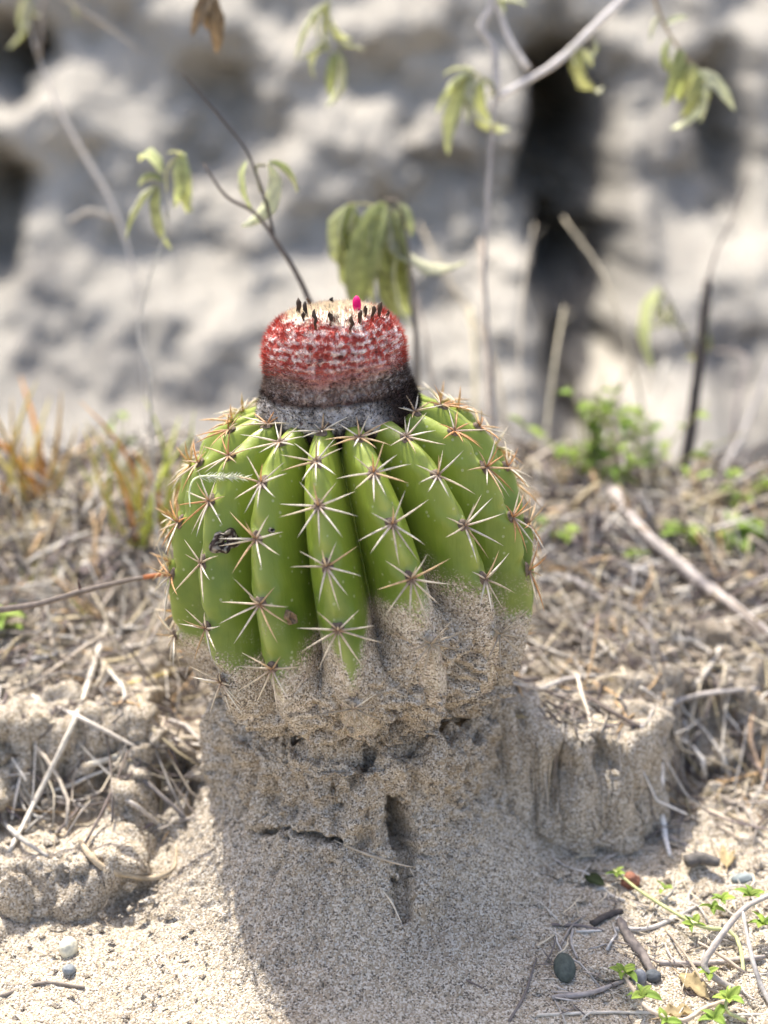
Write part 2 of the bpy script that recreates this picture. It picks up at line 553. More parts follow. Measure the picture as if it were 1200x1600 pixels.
# ------------------------------------------------------------------ cliff across the gully
def build_cliff():
    us = np.concatenate([np.linspace(-9, -1.7, 60)[:-1], np.linspace(-1.7, 1.8, 330), np.linspace(1.8, 9, 60)[1:]])
    vs = np.concatenate([np.linspace(-0.9, 1.15, 260), np.linspace(1.15, 4.2, 70)[1:]])
    U, V = np.meshgrid(us, vs)
    P0 = np.stack([U, V * 0.5, np.full_like(U, 2.1)], -1)
    big = fbm(P0, 1.1, 3, 0.5, 200)
    flute = fbm(np.stack([U, V * 0.28, np.zeros_like(U)], -1), 3.3, 4, 0.55, 230, ridged=True)
    lump = fbm(np.stack([U, V, np.zeros_like(U)], -1), 4.2, 5, 0.55, 260)
    talus = 1 - sstep(-0.28, 0.12, V + 0.12 * big)
    slope = 1.0
    y = 2.25 + slope * V + 0.25 * np.abs(U) * 0.12
    y -= 0.36 * big + 0.10 * flute + 0.20 * lump
    y -= talus * np.clip(0.12 - V, 0, 2) * 0.30
    # ledges: the face steps back, catching light on top of each step
    st = V * 2.6 + 1.3 * fbm(np.stack([U, V * 0.4, np.zeros_like(U)], -1), 1.7, 3, 0.5, 290)
    y += 0.15 * (sstep(0.0, 0.45, st - np.floor(st)) - (st - np.floor(st)))
    # tall dark cleft and smaller hollows
    def hole(px, py, w, h, dep, D=3.3, sharp=2.0):
        nonlocal y
        c = at(px, py, D)
        q = np.abs((U - c[0]) / w) ** sharp + np.abs((V - c[2]) / h) ** sharp
        y = y + dep * np.exp(-np.clip(q + 1.4 * hn, 0, 99) ** 1.5)
    hn = fbm(np.stack([U, V, np.zeros_like(U)], -1), 7, 4, 0.6, 320)
    wob = 0.06 * fbm(np.stack([U, V, np.zeros_like(U)], -1), 5, 2, 0.5, 310)
    U0 = U; U = U + wob
    hole(905, 330, 0.105, 0.42, 0.75, sharp=3)
    hole(930, 170, 0.10, 0.13, 0.5)
    hole(900, 520, 0.09, 0.25, 0.5)
    hole(-10, 100, 0.10, 0.09, 0.45)
    hole(-10, 350, 0.06, 0.14, 0.3)
    hole(1150, 210, 0.06, 0.2, 0.35)
    hole(330, 230, 0.14, 0.16, 0.22)
    hole(700, 340, 0.2, 0.25, 0.25)
    hole(560, 120, 0.1, 0.08, 0.15)
    U = U0
    P = np.stack([U, y, V], -1)
    o = link('cliff', raw_mesh('cliff', P.reshape(-1, 3), grid_faces(len(vs), len(us)), M['cliff']))
    o['kind'] = 'structure'
build_cliff()

# ------------------------------------------------------------------ cactus frame
BODY_C = np.array([0.0, 0.0, 0.2])
HB = 0.101
ROT = Matrix.Rotation(math.radians(-4.0), 4, 'Y') @ Matrix.Rotation(math.radians(2.5), 4, 'X')
MW = Matrix.Translation(Vector(BODY_C)) @ ROT @ Matrix.Translation((0, 0, -HB))
cactus = bpy.data.objects.new('cactus', None)
COL.objects.link(cactus)
cactus.matrix_world = MW
tag(cactus, 'squat ribbed green cactus with a red woolly cap, on an earth pedestal', 'cactus')
MWI = np.array(MW.inverted())

def to_local(p):                                  # world -> cactus local, h measured from the widest ring
    q = MWI[:3, :3] @ np.asarray(p) + MWI[:3, 3]
    return q - np.array([0, 0, HB])

PROF = np.array([(0.0, 0.107), (0.040, 0.1065), (0.058, 0.1035), (0.074, 0.0965), (0.088, 0.086), (0.101, 0.067), (0.111, 0.044),
                 (0.117, 0.020), (0.1195, -0.004), (0.1185, -0.029), (0.112, -0.053), (0.099, -0.073), (0.079, -0.088), (0.048, -0.098), (0.0, -0.101)])

def dense_profile(pts, n):
    P = np.array(smooth_path(list(pts), 12))
    s = np.concatenate([[0], np.cumsum(np.linalg.norm(np.diff(P, axis=0), axis=1))])
    t = np.linspace(0, s[-1], n)
    return np.stack([np.interp(t, s, P[:, 0]), np.interp(t, s, P[:, 1])], -1)

PD = dense_profile(PROF, 400)
_o = np.argsort(PD[:, 1])
def Renv(h):
    return np.interp(h, PD[_o, 1], np.clip(PD[_o, 0], 0, None), left=0, right=0)

CPROF = np.array([(0.044, 0.088), (0.0490, 0.095), (0.0500, 0.105), (0.0465, 0.1165), (0.0432, 0.127), (0.0432, 0.1355), (0.0425, 0.1435), (0.0400, 0.152),
                  (0.0350, 0.1587), (0.0272, 0.1635), (0.0165, 0.1660), (0.0, 0.1670)])
CD = dense_profile(CPROF, 300)
_oc = np.argsort(CD[:, 1])
CCX, CCY = 0.0006, 0.001
def Rceph(h):
    return np.interp(h, CD[_oc, 1], CD[_oc, 0], left=0, right=0)

def hit(px, py, Rf, ox=0.0, oy=0.0):
    d = MWI[:3, :3] @ ray(px, py)
    o = to_local(CAM)
    s = np.linspace(0.65, 1.15, 2500)
    P = o + s[:, None] * d
    rho = np.hypot(P[:, 0] - ox, P[:, 1] - oy)
    g = rho - Rf(P[:, 2])
    k = np.argmax(g < 0)
    if g[k] >= 0:
        k = np.argmin(g)
    return P[k]

RIBPX = [
    [(355, 668), (315, 731), (275, 814), (266, 900), (271, 993)],
    [(405, 660), (365, 716), (332, 786), (312, 880), (315, 980), (348, 1068)],
    [(432, 692), (414, 756), (397, 843), (405, 945), (425, 1046)],
    [(498, 676), (498, 722), (497, 792), (510, 886), (528, 985), (552, 1106)],
    [(561, 685), (585, 740), (612, 820), (644, 905), (672, 1004)],
    [(639, 683), (680, 745), (728, 822), (760, 905), (778, 990)],
    [(656, 642), (707, 676), (758, 734), (805, 806), (827, 892)],
    [(690, 630), (750, 671), (794, 731), (826, 817)],
]
# angle measured from the camera side (-y), positive to +x
ribs = []                                          # (poly coeffs in h, areole heights, front?)
for pts in RIBPX:
    L = np.array([hit(px, py, Renv) for px, py in pts])
    th = np.arctan2(L[:, 0], -L[:, 1]); h = L[:, 2]
    wt = np.clip(np.hypot(L[:, 0], L[:, 1]) / 0.12, 0.3, 1)
    co = np.polyfit(h, th, 2 if len(pts) >= 5 else 1, w=wt)
    ribs.append((co, list(h)))
RIBDBG = [(round(math.degrees(np.polyval(c, 0.0)), 1), round(math.degrees(np.polyval(c, 0.06)), 1), round(math.degrees(np.polyval(c, -0.06)), 1)) for c, _ in ribs]
print('RIBS', RIBDBG)

def rib_theta(co, h):
    hc = np.clip(h, -0.085, 0.1)
    return np.polyval(co, hc)

first, last = float(np.polyval(ribs[0][0], 0)), float(np.polyval(ribs[-1][0], 0))
gap = 2 * math.pi - (last - first)
nb = round(gap / math.radians(23.5)) - 1
for k in range(nb):
    a = last + gap * (k + 1) / (nb + 1)
    t = (k + 1) / (nb + 1)
    co = np.array([0.0, (1 - t) * np.polyfit([-0.06, 0.06], [np.polyval(ribs[-1 if k < 0 else 7][0], -0.06), np.polyval(ribs[7][0], 0.06)], 1)[0] * 0.3, a])
    hs = [0.096 - 0.0 * k, 0.070, 0.040, 0.006, -0.03, -0.064]
    ribs.append((co, [h + random.uniform(-0.006, 0.006) for h in hs]))
NR = len(ribs)

def rib_field(TH, h):
    """TH, h: 2-D grids (rows share h). returns w (0 crest, 1 valley), gap, notch"""
    rows, cols = TH.shape
    Wd = np.zeros_like(TH); G = np.zeros_like(TH); NO = np.zeros_like(TH); ID = np.zeros_like(TH)
    hr = h[:, 0]
    tab = np.stack([rib_theta(c, hr) for c, _ in ribs], 1)
    notch = np.zeros((rows, NR))
    for i, (c, hs) in enumerate(ribs):
        for k in hs:
            notch[:, i] += np.exp(-((hr - (k + 0.0045)) / 0.0055) ** 2) - 0.55 * np.exp(-((hr - (k - 0.004)) / 0.008) ** 2)
    for r in range(rows):
        t = np.mod(tab[r], 2 * math.pi)
        o = np.argsort(t)
        ts = t[o]; no = notch[r][o]
        ext = np.concatenate([[ts[-1] - 2 * math.pi], ts, [ts[0] + 2 * math.pi]])
        nx = np.concatenate([[no[-1]], no, [no[0]]])
        ix = np.concatenate([[o[-1]], o, [o[0]]])
        q = np.mod(TH[r], 2 * math.pi)
        k = np.clip(np.searchsorted(ext, q) - 1, 0, len(ext) - 2)
        g = ext[k + 1] - ext[k]
        u = (q - ext[k]) / g
        left = u < 0.5
        Wd[r] = 2 * np.where(left, u, 1 - u)
        G[r] = g
        NO[r] = np.where(left, nx[k], nx[k + 1])
        ID[r] = np.where(left, ix[k], ix[k + 1])
    return Wd, G, NO, ID

def body_radius(TH, hgrid, env):
    w, g, no, idn = rib_field(TH, hgrid)
    w2 = np.sqrt(w * w + 0.003) - 0.02
    shape = 0.42 * w2 + 0.20 * w2 ** 2 + 0.38 * w2 ** 4
    depth = 0.0435 * np.clip(g / math.radians(23), 0.5, 1.25) * np.clip(env / 0.12, 0, 1) ** 0.75 * (0.62 + 0.38 * sstep(-0.1, -0.02, hgrid))
    crestw = np.exp(-(w / 0.30) ** 2)
    r = env - depth * shape - 0.0038 * no * crestw + 0.0020 * no * np.exp(-((w - 0.45) / 0.22) ** 2)
    return r, w, no, idn

# crust edge (where caked sand begins), from the photograph
CRUST_PX = [(262, 995), (330, 1020), (392, 1052), (440, 1060), (488, 1005), (520, 1000), (550, 1058), (582, 972), (615, 955), (645, 955), (690, 888), (735, 922), (765, 918), (800, 942), (832, 965)]
_c = np.array([hit(px, py, lambda h: Renv(h) - 0.006) for px, py in CRUST_PX])
_ct = np.arctan2(_c[:, 0], -_c[:, 1]); _ch = _c[:, 2]
_o2 = np.argsort(_ct)
CT = np.concatenate([[-math.pi], _ct[_o2], [math.pi]]); CH = np.concatenate([[-0.045], _ch[_o2] - 0.016, [-0.045]])
def crust_edge(TH):
    q = (np.asarray(TH) + math.pi) % (2 * math.pi) - math.pi
    return np.interp(q, CT, CH)

def build_body():
    nth, nt_ = 760, 250
    prof = dense_profile(PROF, nt_)
    th = np.linspace(-math.pi, math.pi, nth, endpoint=False)
    TH, _ = np.meshgrid(th, np.arange(nt_))
    Hh = np.repeat(prof[:, 1][:, None], nth, 1)
    env = np.repeat(prof[:, 0][:, None], nth, 1)
    r, w, no, idn = body_radius(TH, Hh, env)
    P = np.stack([r * np.sin(TH), -r * np.cos(TH), Hh + HB], -1)
    P[..., 2] -= 0.010 * w ** 3 * sstep(0.05, 0.1, Hh)          # valleys sink towards the cap
    P[..., :2] *= (1 + 0.012 * fbm(P, 28, 3, 0.5, 400)[..., None])
    ed = crust_edge(TH)
    dust = 1 - sstep(-0.004, 0.030, Hh - ed + 0.008 * fbm(P, 60, 2, 0.5, 410))
    dust = np.maximum(dust, 0.8 * sstep(0.88, 1.0, w) * sstep(0.02, -0.04, Hh))
    dust = np.maximum(dust, 0.30 * (1 - sstep(-0.03, 0.05, Hh)) * sstep(-0.1, 0.35, fbm(P, 26, 3, 0.6, 430)))
    crest = np.exp(-(w / 0.17) ** 2) * (0.6 + 0.4 * fbm(P, 70, 2, 0.5, 420))
    top_tone = sstep(0.01, 0.10, Hh) * 0.9  # skin turns paler and yellower towards the top
    me = raw_mesh('body', P.reshape(-1, 3), grid_faces(nt_, nth, True)[:, ::-1], M['skin'], extra={'dust': dust.ravel(), 'crest': np.clip(crest, 0, 1).ravel(), 'top_tone': top_tone.ravel()})
    return link('body', me, cactus)
build_body()

def build_crust():
    nth, nt_ = 760, 190
    full = dense_profile(PROF, 700)
    full = full[(full[:, 1] < 0.030)]
    idx = np.linspace(0, len(full) - 1, nt_).astype(int)
    prof = full[idx]
    th = np.linspace(-math.pi, math.pi, nth, endpoint=False)
    TH, _ = np.meshgrid(th, np.arange(nt_))
    Hh = np.repeat(prof[:, 1][:, None], nth, 1)
    env = np.repeat(prof[:, 0][:, None], nth, 1)
    r, w, no, idn = body_radius(TH, Hh, env)
    P0 = np.stack([env * np.sin(TH), -env * np.cos(TH), Hh], -1)
    ed = crust_edge(TH) + 0.009 * fbm(P0, 85, 4, 0.6, 500) + 0.006 * (w - 0.4)
    d = ed - Hh
    fill = sstep(0.0, 0.035, d) * 0.9
    target = env - 0.006
    rc = r + (np.maximum(target, r) - r) * fill
    lumps = fbm(P0, 45, 4, 0.55, 510)
    plates = fbm(P0 * np.array([1, 1, 1.7]), 32, 3, 0.5, 520, ridged=True)
    th_ = np.clip(d / 0.004, -1.0, 1.0) * 0.0013 + 0.0016 * sstep(0.004, 0.02, d)
    deep = sstep(0.006, 0.035, d)
    rc = rc + th_ + sstep(0, 0.01, d) * (0.0012 * fbm(P0, 160, 2, 0.6, 530)) + deep * (0.015 * lumps - 0.0055 * sstep(0.5, 0.9, plates) + 0.009 * fbm(P0, 120, 3, 0.65, 535) - 0.010 * sstep(0.25, 0.5, fbm(P0, 80, 2, 0.5, 537)))
    # slivers of clean rib left showing on the right of some ribs
    rc -= 0.013 * np.exp(-((w - 0.16) / 0.12) ** 2) * ((idn == 4) | (idn == 5)) * (1 - sstep(0.045, 0.06, d))
    # torn lower lip
    low = sstep(-0.060, -0.082, Hh)
    rc = rc + low * (0.001 + 0.030 * fbm(P0, 55, 4, 0.62, 540))
    # cracks
    P = np.stack([rc * np.sin(TH), -rc * np.cos(TH), Hh], -1)
    for poly, wd, dp in (([(578, 985), (603, 1005), (610, 1022), (604, 1045), (612, 1062)], 0.0011, 0.006), ([(603, 1005), (628, 1018), (640, 1008), (655, 1010)], 0.0012, 0.006),
                         ([(690, 950), (700, 962), (722, 958)], 0.002, 0.007), ([(705, 1050), (730, 1042), (760, 1060)], 0.0016, 0.007), ([(380, 1085), (430, 1092), (470, 1075), (490, 1090)], 0.0016, 0.006),
                         ([(455, 1115), (500, 1122), (540, 1138)], 0.002, 0.007), ([(620, 1120), (660, 1105), (690, 1110)], 0.0016, 0.006), ([(710, 985), (712, 1010), (722, 1030)], 0.0014, 0.006)):
        pl = smooth_path([hit(px, py, Renv) for px, py in poly], 4)
        pl = [p + np.array([random.uniform(-1, 1), 0, random.uniform(-1, 1)]) * 0.0012 for p in pl]
        dd, _t = seg_dist(P0, pl)
        k = dp * np.exp(-(dd / wd) ** 2)
        rc = rc - k
    P = np.stack([rc * np.sin(TH), -rc * np.cos(TH), Hh + HB - 0.006 * low * np.clip(fbm(P0, 50, 2, 0.5, 550), -0.2, 1)], -1)
    me = raw_mesh('soil_crust', P.reshape(-1, 3), grid_faces(nt_, nth, True)[:, ::-1], M['sand'])
    o = link('soil_crust', me, cactus)
    o['label'] = 'sandy soil caked onto the lower ribs'
build_crust()

# ------------------------------------------------------------------ earth pedestal
COLP = np.array([(0.060, 0.106), (0.080, 0.1045), (0.0905, 0.101), (0.0955, 0.094), (0.0925, 0.08), (0.0940, 0.062), (0.100, 0.046), (0.111, 0.031), (0.127, 0.015), (0.149, -0.001), (0.175, -0.016), (0.20, -0.034), (0.24, -0.07)])
CPD = dense_profile(COLP, 300)
_op = np.argsort(CPD[:, 1])
def Rcol(z):
    return np.interp(z, CPD[_op, 1], CPD[_op, 0], left=0.24, right=0)

def col_hit(px, py):
    d = ray(px, py)
    s = np.linspace(0.6, 1.2, 3000)
    P = CAM + s[:, None] * d
    g = np.hypot(P[:, 0] - PCX, P[:, 1] - PCY) - Rcol(P[:, 2])
    k = np.argmax(g < 0)
    return P[k]

def build_pedestal():
    nth, nt_ = 820, 230
    prof = dense_profile(COLP, nt_)
    th = np.linspace(-math.pi, math.pi, nth, endpoint=False)
    TH, T = np.meshgrid(th, np.linspace(0, 1, nt_))
    env = np.repeat(prof[:, 0][:, None], nth, 1)
    Z = np.repeat(prof[:, 1][:, None], nth, 1)
    P0 = np.stack([PCX + env * np.sin(TH), PCY - env * np.cos(TH), Z], -1)
    dr = np.gradient(prof[:, 0]); dz = np.gradient(prof[:, 1])
    nr = -dz; nz = dr
    ln = np.hypot(nr, nz)
    nr, nz = np.repeat((nr / ln)[:, None], nth, 1), np.repeat((nz / ln)[:, None], nth, 1)
    n3 = np.stack([nr * np.sin(TH), -nr * np.cos(TH), nz], -1)
    up = sstep(0.025, 0.06, Z)
    big = fbm(P0 * np.array([1, 1, 0.6]), 20, 3, 0.5, 600)
    mid = fbm(P0 * np.array([1, 1, 0.7]), 62, 4, 0.55, 610)
    fine = fbm(P0, 210, 3, 0.65, 620)
    pits = sstep(0.30, 0.55, fbm(P0, 95, 2, 0.5, 630))
    knob = fbm(P0 * np.array([1, 1, 0.8]), 38, 3, 0.5, 615, ridged=True)
    rill = fbm(np.stack([TH * 16, env * 30, np.zeros_like(Z)], -1), 1.0, 4, 0.6, 645)
    disp = 0.018 * big * (0.3 + 0.7 * up) + 0.014 * mid * (0.15 + 0.85 * up) + 0.0032 * fine - 0.011 * pits * (0.08 + 0.92 * up)
    disp += up * 0.008 * (sstep(0.1, 0.8, knob) - 0.6) + (1 - up) * 0.0028 * rill
    # vertical wash flutes on the left flank, as in the photograph
    disp += up * 0.004 * fbm(np.stack([TH * 9, Z * 14, np.zeros_like(Z)], -1), 1.0, 3, 0.5, 640) * sstep(-0.55, -0.9, TH)
    wnz = fbm(P0, 150, 3, 0.6, 650)
    def carve(poly, wd, dp, wob=0.0015, sq=2.0):
        nonlocal disp
        pl = smooth_path([col_hit(px, py) for px, py in poly], 5)
        pl = [p + np.array([random.uniform(-1, 1) * wob, 0, random.uniform(-1, 1) * wob]) for p in pl]
        dd, _t = seg_dist(P0, pl)
        dd = np.maximum(dd + wnz * min(0.008, wd * 2.0), 0)
        disp = disp - dp * np.exp(-np.abs(dd / wd) ** (sq * 2 if sq > 2 else sq))
    # the horizontal crack, the two dark slots, hollows under the lip
    carve([(392, 1296), (415, 1300), (445, 1296), (470, 1302), (500, 1308), (530, 1315)], 0.0014, 0.013)
    carve([(443, 1297), (449, 1312)], 0.0010, 0.006)
    carve([(428, 1205), (442, 1180), (448, 1160)], 0.0009, 0.004)
    carve([(622, 1268), (630, 1300), (634, 1330)], 0.0060, 0.026, 0.0005, 3)
    carve([(636, 1340), (632, 1370), (626, 1400), (634, 1425)], 0.0044, 0.018, 0.0005, 3)
    carve([(566, 1185), (580, 1168)], 0.0042, 0.026, 0.0005, 3)
    carve([(552, 1218), (556, 1232)], 0.0034, 0.010, 0.0005, 3)
    carve([(470, 1155), (490, 1160), (508, 1160)], 0.0055, 0.024, 0.0005, 3)
    carve([(600, 1150), (640, 1135), (660, 1140)], 0.004, 0.008)
    carve([(445, 1260), (458, 1272)], 0.0028, 0.006)
    carve([(570, 1300), (572, 1318)], 0.0032, 0.006)
    carve([(455, 1330), (430, 1362)], 0.0018, 0.004)
    carve([(560, 1250), (568, 1225), (575, 1200)], 0.0009, 0.004)
    carve([(605, 1290), (608, 1262), (640, 1262)], 0.0009, 0.004)
    # the leaning slab to the right of the slot stands proud
    pl = [col_hit(px, py) for px, py in ((668, 1300), (668, 1350), (662, 1400))]
    dd, _t = seg_dist(P0, pl)
    disp = disp + 0.0075 * np.exp(-(dd / 0.012) ** 4)
    P = P0 + n3 * disp[..., None]
    o = link('earth_pedestal', raw_mesh('earth_pedestal', P.reshape(-1, 3), grid_faces(nt_, nth, True)[:, ::-1], M['sand']))
    o['kind'] = 'structure'
build_pedestal()

# ------------------------------------------------------------------ spines and areoles
SPINE_VARIANTS = []
for v in range(6):
    n = 6
    t = np.linspace(0, 1, n)
    bend = [0.02, 0.10, 0.16, 0.06, 0.13, 0.2][v]
    pts = np.stack([-bend * t ** 2, 0.02 * np.sin(t * 3 + v) * t, t * (1 - 0.5 * bend ** 2)], -1)
    rad = np.array([0.030, 0.033, 0.030, 0.024, 0.014, 0.0015])
    V, F = tube(pts, rad, 5)
    cols = []
    pale = [(0.72, 0.62, 0.46), (0.75, 0.68, 0.55), (0.66, 0.47, 0.27), (0.78, 0.72, 0.60), (0.70, 0.60, 0.43), (0.68, 0.36, 0.15)][v]
    base_c = (0.30, 0.15, 0.08)
    for q in V:
        k = min(max(q[2], 0), 1)
        f = min(1, k / 0.28)
        c = [base_c[j] * (1 - f) + pale[j] * f for j in range(3)]
        if k > 0.82: c = [c[j] * 0.75 + 0.25 * (0.45, 0.40, 0.36)[j] for j in range(3)]
        cols.append(c)
    SPINE_VARIANTS.append(raw_mesh('spine', V, F, M['spine'], True, np.array(cols)))
DUSTY = []
for v in range(3):
    me = SPINE_VARIANTS[v].copy(); me.materials.clear(); me.materials.append(M['spine'])
    a = me.color_attributes['col']
    n = len(me.vertices)
    c = np.ones((n, 4), np.float32); c[:, :3] = (0.46, 0.39, 0.29)
    a.data.foreach_set('color', c.ravel())
    DUSTY.append(me)

def wool_mesh(seed, dusty=False):
    nth, nr = 14, 7
    V, F, C = [], [], []
    for i in range(nr):
        a = i / (nr - 1) * math.pi / 2
        for k in range(nth):
            th = 2 * math.pi * k / nth
            rr = math.cos(a) * (1 + 0.3 * math.sin(3 * th + seed * 2) * 0.5)
            V.append((0.0034 * rr * math.cos(th), 0.0050 * rr * math.sin(th), 0.0023 * math.sin(a) - 0.0006))
    V = np.array(V)
    V += 0.0007 * np.stack([pnoise(V * 900 + seed * 5, 1), pnoise(V * 900 + seed * 9, 2), pnoise(V * 900 + seed, 3)], -1)
    c = 0.5 + 0.9 * pnoise(V * 700 + seed, 5)
    base = np.array((0.17, 0.13, 0.10)) if not dusty else np.array((0.36, 0.30, 0.22))
    col = base * (0.6 + 0.9 * np.clip(c, 0, 1))[:, None]
    return raw_mesh('areole', V, grid_faces(nr, nth, True), M['wool'], True, col)
WOOL = [wool_mesh(s) for s in range(4)]
WOOLD = [wool_mesh(s + 7, True) for s in range(2)]

back_bag = Bag()
SP = [  # angle from 'up' in degrees, lean from the normal, length mm, weight
    (44, 66, 21, 0.85), (-40, 68, 20, 0.85), (78, 72, 24, 1.0), (-82, 74, 25, 1.0),
    (112, 72, 25, 1.0), (-110, 70, 25, 1.0), (148, 72, 26, 1.05), (-150, 70, 26, 1.05), (180, 74, 25, 0.9), (8, 28, 17, 0.95)]

def place_areole(i, h, front):
    co = ribs[i][0]
    th = float(rib_theta(co, h))
    TH = np.array([[th]]); Hh = np.array([[h]])
    env = float(Renv(h))
    r = float(body_radius(TH, Hh, np.array([[env]]))[0][0, 0])
    ed = float(crust_edge(th))
    dusty = h < ed - 0.004
    if dusty: r = max(r, env - 0.004) + 0.0015
    er = np.array([math.sin(th), -math.cos(th), 0.0])
    dR = (float(Renv(h + 0.003)) - float(Renv(h - 0.003))) / 0.006
    n = er - dR * np.array([0, 0, 1.0]); n /= np.linalg.norm(n)
    dth = (float(rib_theta(co, h + 0.004)) - float(rib_theta(co, h - 0.004))) / 0.008
    et = np.array([math.cos(th), math.sin(th), 0.0])
    u = dR * er + np.array([0, 0, 1.0]) + et * dth * r; u -= n * (u @ n); u /= np.linalg.norm(u)
    s = np.cross(u, n)
    p = r * er + np.array([0, 0, h + HB]) - n * 0.0004
    size = 1.0 if h < 0.075 else 0.85
    roll = random.uniform(-10, 10)
    sel = [q for q in SP if not (q[2] == 25 and random.random() < 0.22)]
    specs = []
    for (phi, al, ln, wt) in sel:
        phi = math.radians(phi + roll + random.uniform(-8, 8)); al = math.radians(al + random.uniform(-9, 7))
        d = math.cos(al) * n + math.sin(al) * (math.cos(phi) * u + math.sin(phi) * s)
        L = ln * 0.001 * size * random.uniform(0.82, 1.12)
        specs.append((d, L, wt))
    if not front:
        for d, L, wt in specs:
            side = np.cross(d, n); 
            mid = p + d * L * 0.55 
            tip = p + d * L - n * L * 0.08
            V, F = tube([p, mid, tip], [0.0008, 0.0007, 0.00008], 4)
            back_bag.add(V, F, random.choice([(0.70, 0.58, 0.40), (0.62, 0.40, 0.2), (0.72, 0.64, 0.5)]))
        return
    a = link('areole', random.choice(WOOLD if dusty else WOOL), cactus)
    Rm = Matrix((tuple(s), tuple(u), tuple(n))).transposed().to_4x4()
    ML = Matrix.Translation(Vector(p)) @ Rm
    a.matrix_local = ML
    inv = ML.inverted()
    for d, L, wt in specs:
        me = random.choice(DUSTY if (dusty and random.random() < 0.85) else ([SPINE_VARIANTS[k] for k in (0, 1, 3, 4, 1, 3, 0, 2)] if abs(th) < 0.85 else SPINE_VARIANTS + [SPINE_VARIANTS[5], SPINE_VARIANTS[2], SPINE_VARIANTS[5]]))  # side spines picked more orange: backlight painted into their colour
        if not dusty and d @ n > 0.8 and random.random() < 0.7: me = SPINE_VARIANTS[random.choice((2, 5))]
        o = link('spine', me, a)
        z = d; x = n - d * (n @ d)
        x = x / (np.linalg.norm(x) + 1e-9)
        y = np.cross(z, x)
        wsc = 0.026 * wt / 0.026 * 0.026
        Rm2 = Matrix((tuple(x), tuple(y), tuple(z))).transposed().to_4x4()
        S = Matrix.Diagonal((wsc * 1.0, wsc * 1.0, L, 1))
        # bend is stored in x: keep it proportional to the length
        S = Matrix.Diagonal((L * 0.45 + 0.009, wsc * 0.78, L, 1))
        o.matrix_local = inv @ (Matrix.Translation(Vector(p + n * 0.0008)) @ Rm2 @ S)

for i, (co, hs) in enumerate(ribs):
    front = i < len(RIBPX)
    for h in hs:
        place_areole(i, float(h), front)
o = link('back_spines', raw_mesh('back_spines', np.array(back_bag.V), back_bag.F, M['spine'], True, np.array(back_bag.C)), cactus)
o['kind'] = 'stuff'

# ------------------------------------------------------------------ cephalium
def ceph_color(TH, h, P):
    h = 0.10 + (h - 0.10) / 0.8375
    n1 = fbm(P, 110, 3, 0.6, 700)
    n2 = fbm(P, 34, 3, 0.55, 710)
    n3 = fbm(P, 420, 2, 0.6, 720)
    hh = h + 0.003 * n2 + 0.002 * n1 + 0.004 * np.cos(TH + 0.5) * 0
    row = 0.5 + 0.5 * np.sin((h + 0.0035 * n2 + 0.0022 * n1 + 0.0012 * np.sin(3 * TH)) * 2 * math.pi / 0.0058)
    red = np.array((0.46, 0.10, 0.08)); white = np.array((0.82, 0.74, 0.68)); pink = np.array((0.38, 0.20, 0.17))
    brown = np.array((0.27, 0.18, 0.145)); grey = np.array((0.42, 0.39, 0.36)); dark = np.array((0.045, 0.032, 0.028)); cream = np.array((0.84, 0.76, 0.63))
    def mx(a, b, f): return a * (1 - f[..., None]) + b * f[..., None]
    c = np.broadcast_to(dark, P.shape).copy()
    # pale matted band close to the base, broken by dark tufts and missing on the right
    left = 1 - sstep(0.35, 0.85, TH) * (TH < 2.2)
    band = sstep(0.099, 0.106, hh + 0.009 * n1) * (1 - sstep(0.117, 0.122, hh)) * (0.7 + 0.8 * n1) * left
    c = mx(c, grey * 1.25, np.clip(band * 1.4, 0, 1))
    c = mx(c, brown, sstep(0.119, 0.127, hh + 0.004 * n1) * (0.35 + 0.65 * left))
    c = mx(c, grey * 0.9, np.clip(sstep(0.122, 0.126, hh) * (0.25 + 1.3 * n3), 0, 0.8))
    c = mx(c, pink, sstep(0.131, 0.141, hh + 0.005 * n2))
    c = mx(c, red, sstep(0.137, 0.152, hh + 0.006 * n2))
    wrow = sstep(0.35, 0.95, 0.5 + 0.60 * (row - 0.5) + 1.1 * n1 + 0.6 * n2 + 1.5 * fbm(P, 290, 2, 0.6, 728)) * sstep(0.136, 0.156, hh) * 0.8
    c = mx(c, white, np.clip(wrow + 0.9 * sstep(0.1, 0.5, n3) * sstep(0.135, 0.15, hh) * 0.5, 0, 1))
    c = mx(c, cream, sstep(0.1725, 0.1775, hh + 0.006 * n1 + 0.004 * n3))
    c = mx(c, np.array((0.10, 0.05, 0.045)), 0.75 * sstep(0.28, 0.45, fbm(P, 210, 2, 0.5, 725)))
    return np.clip(c * (1 + 0.5 * n3)[..., None], 0.01, 0.9), row

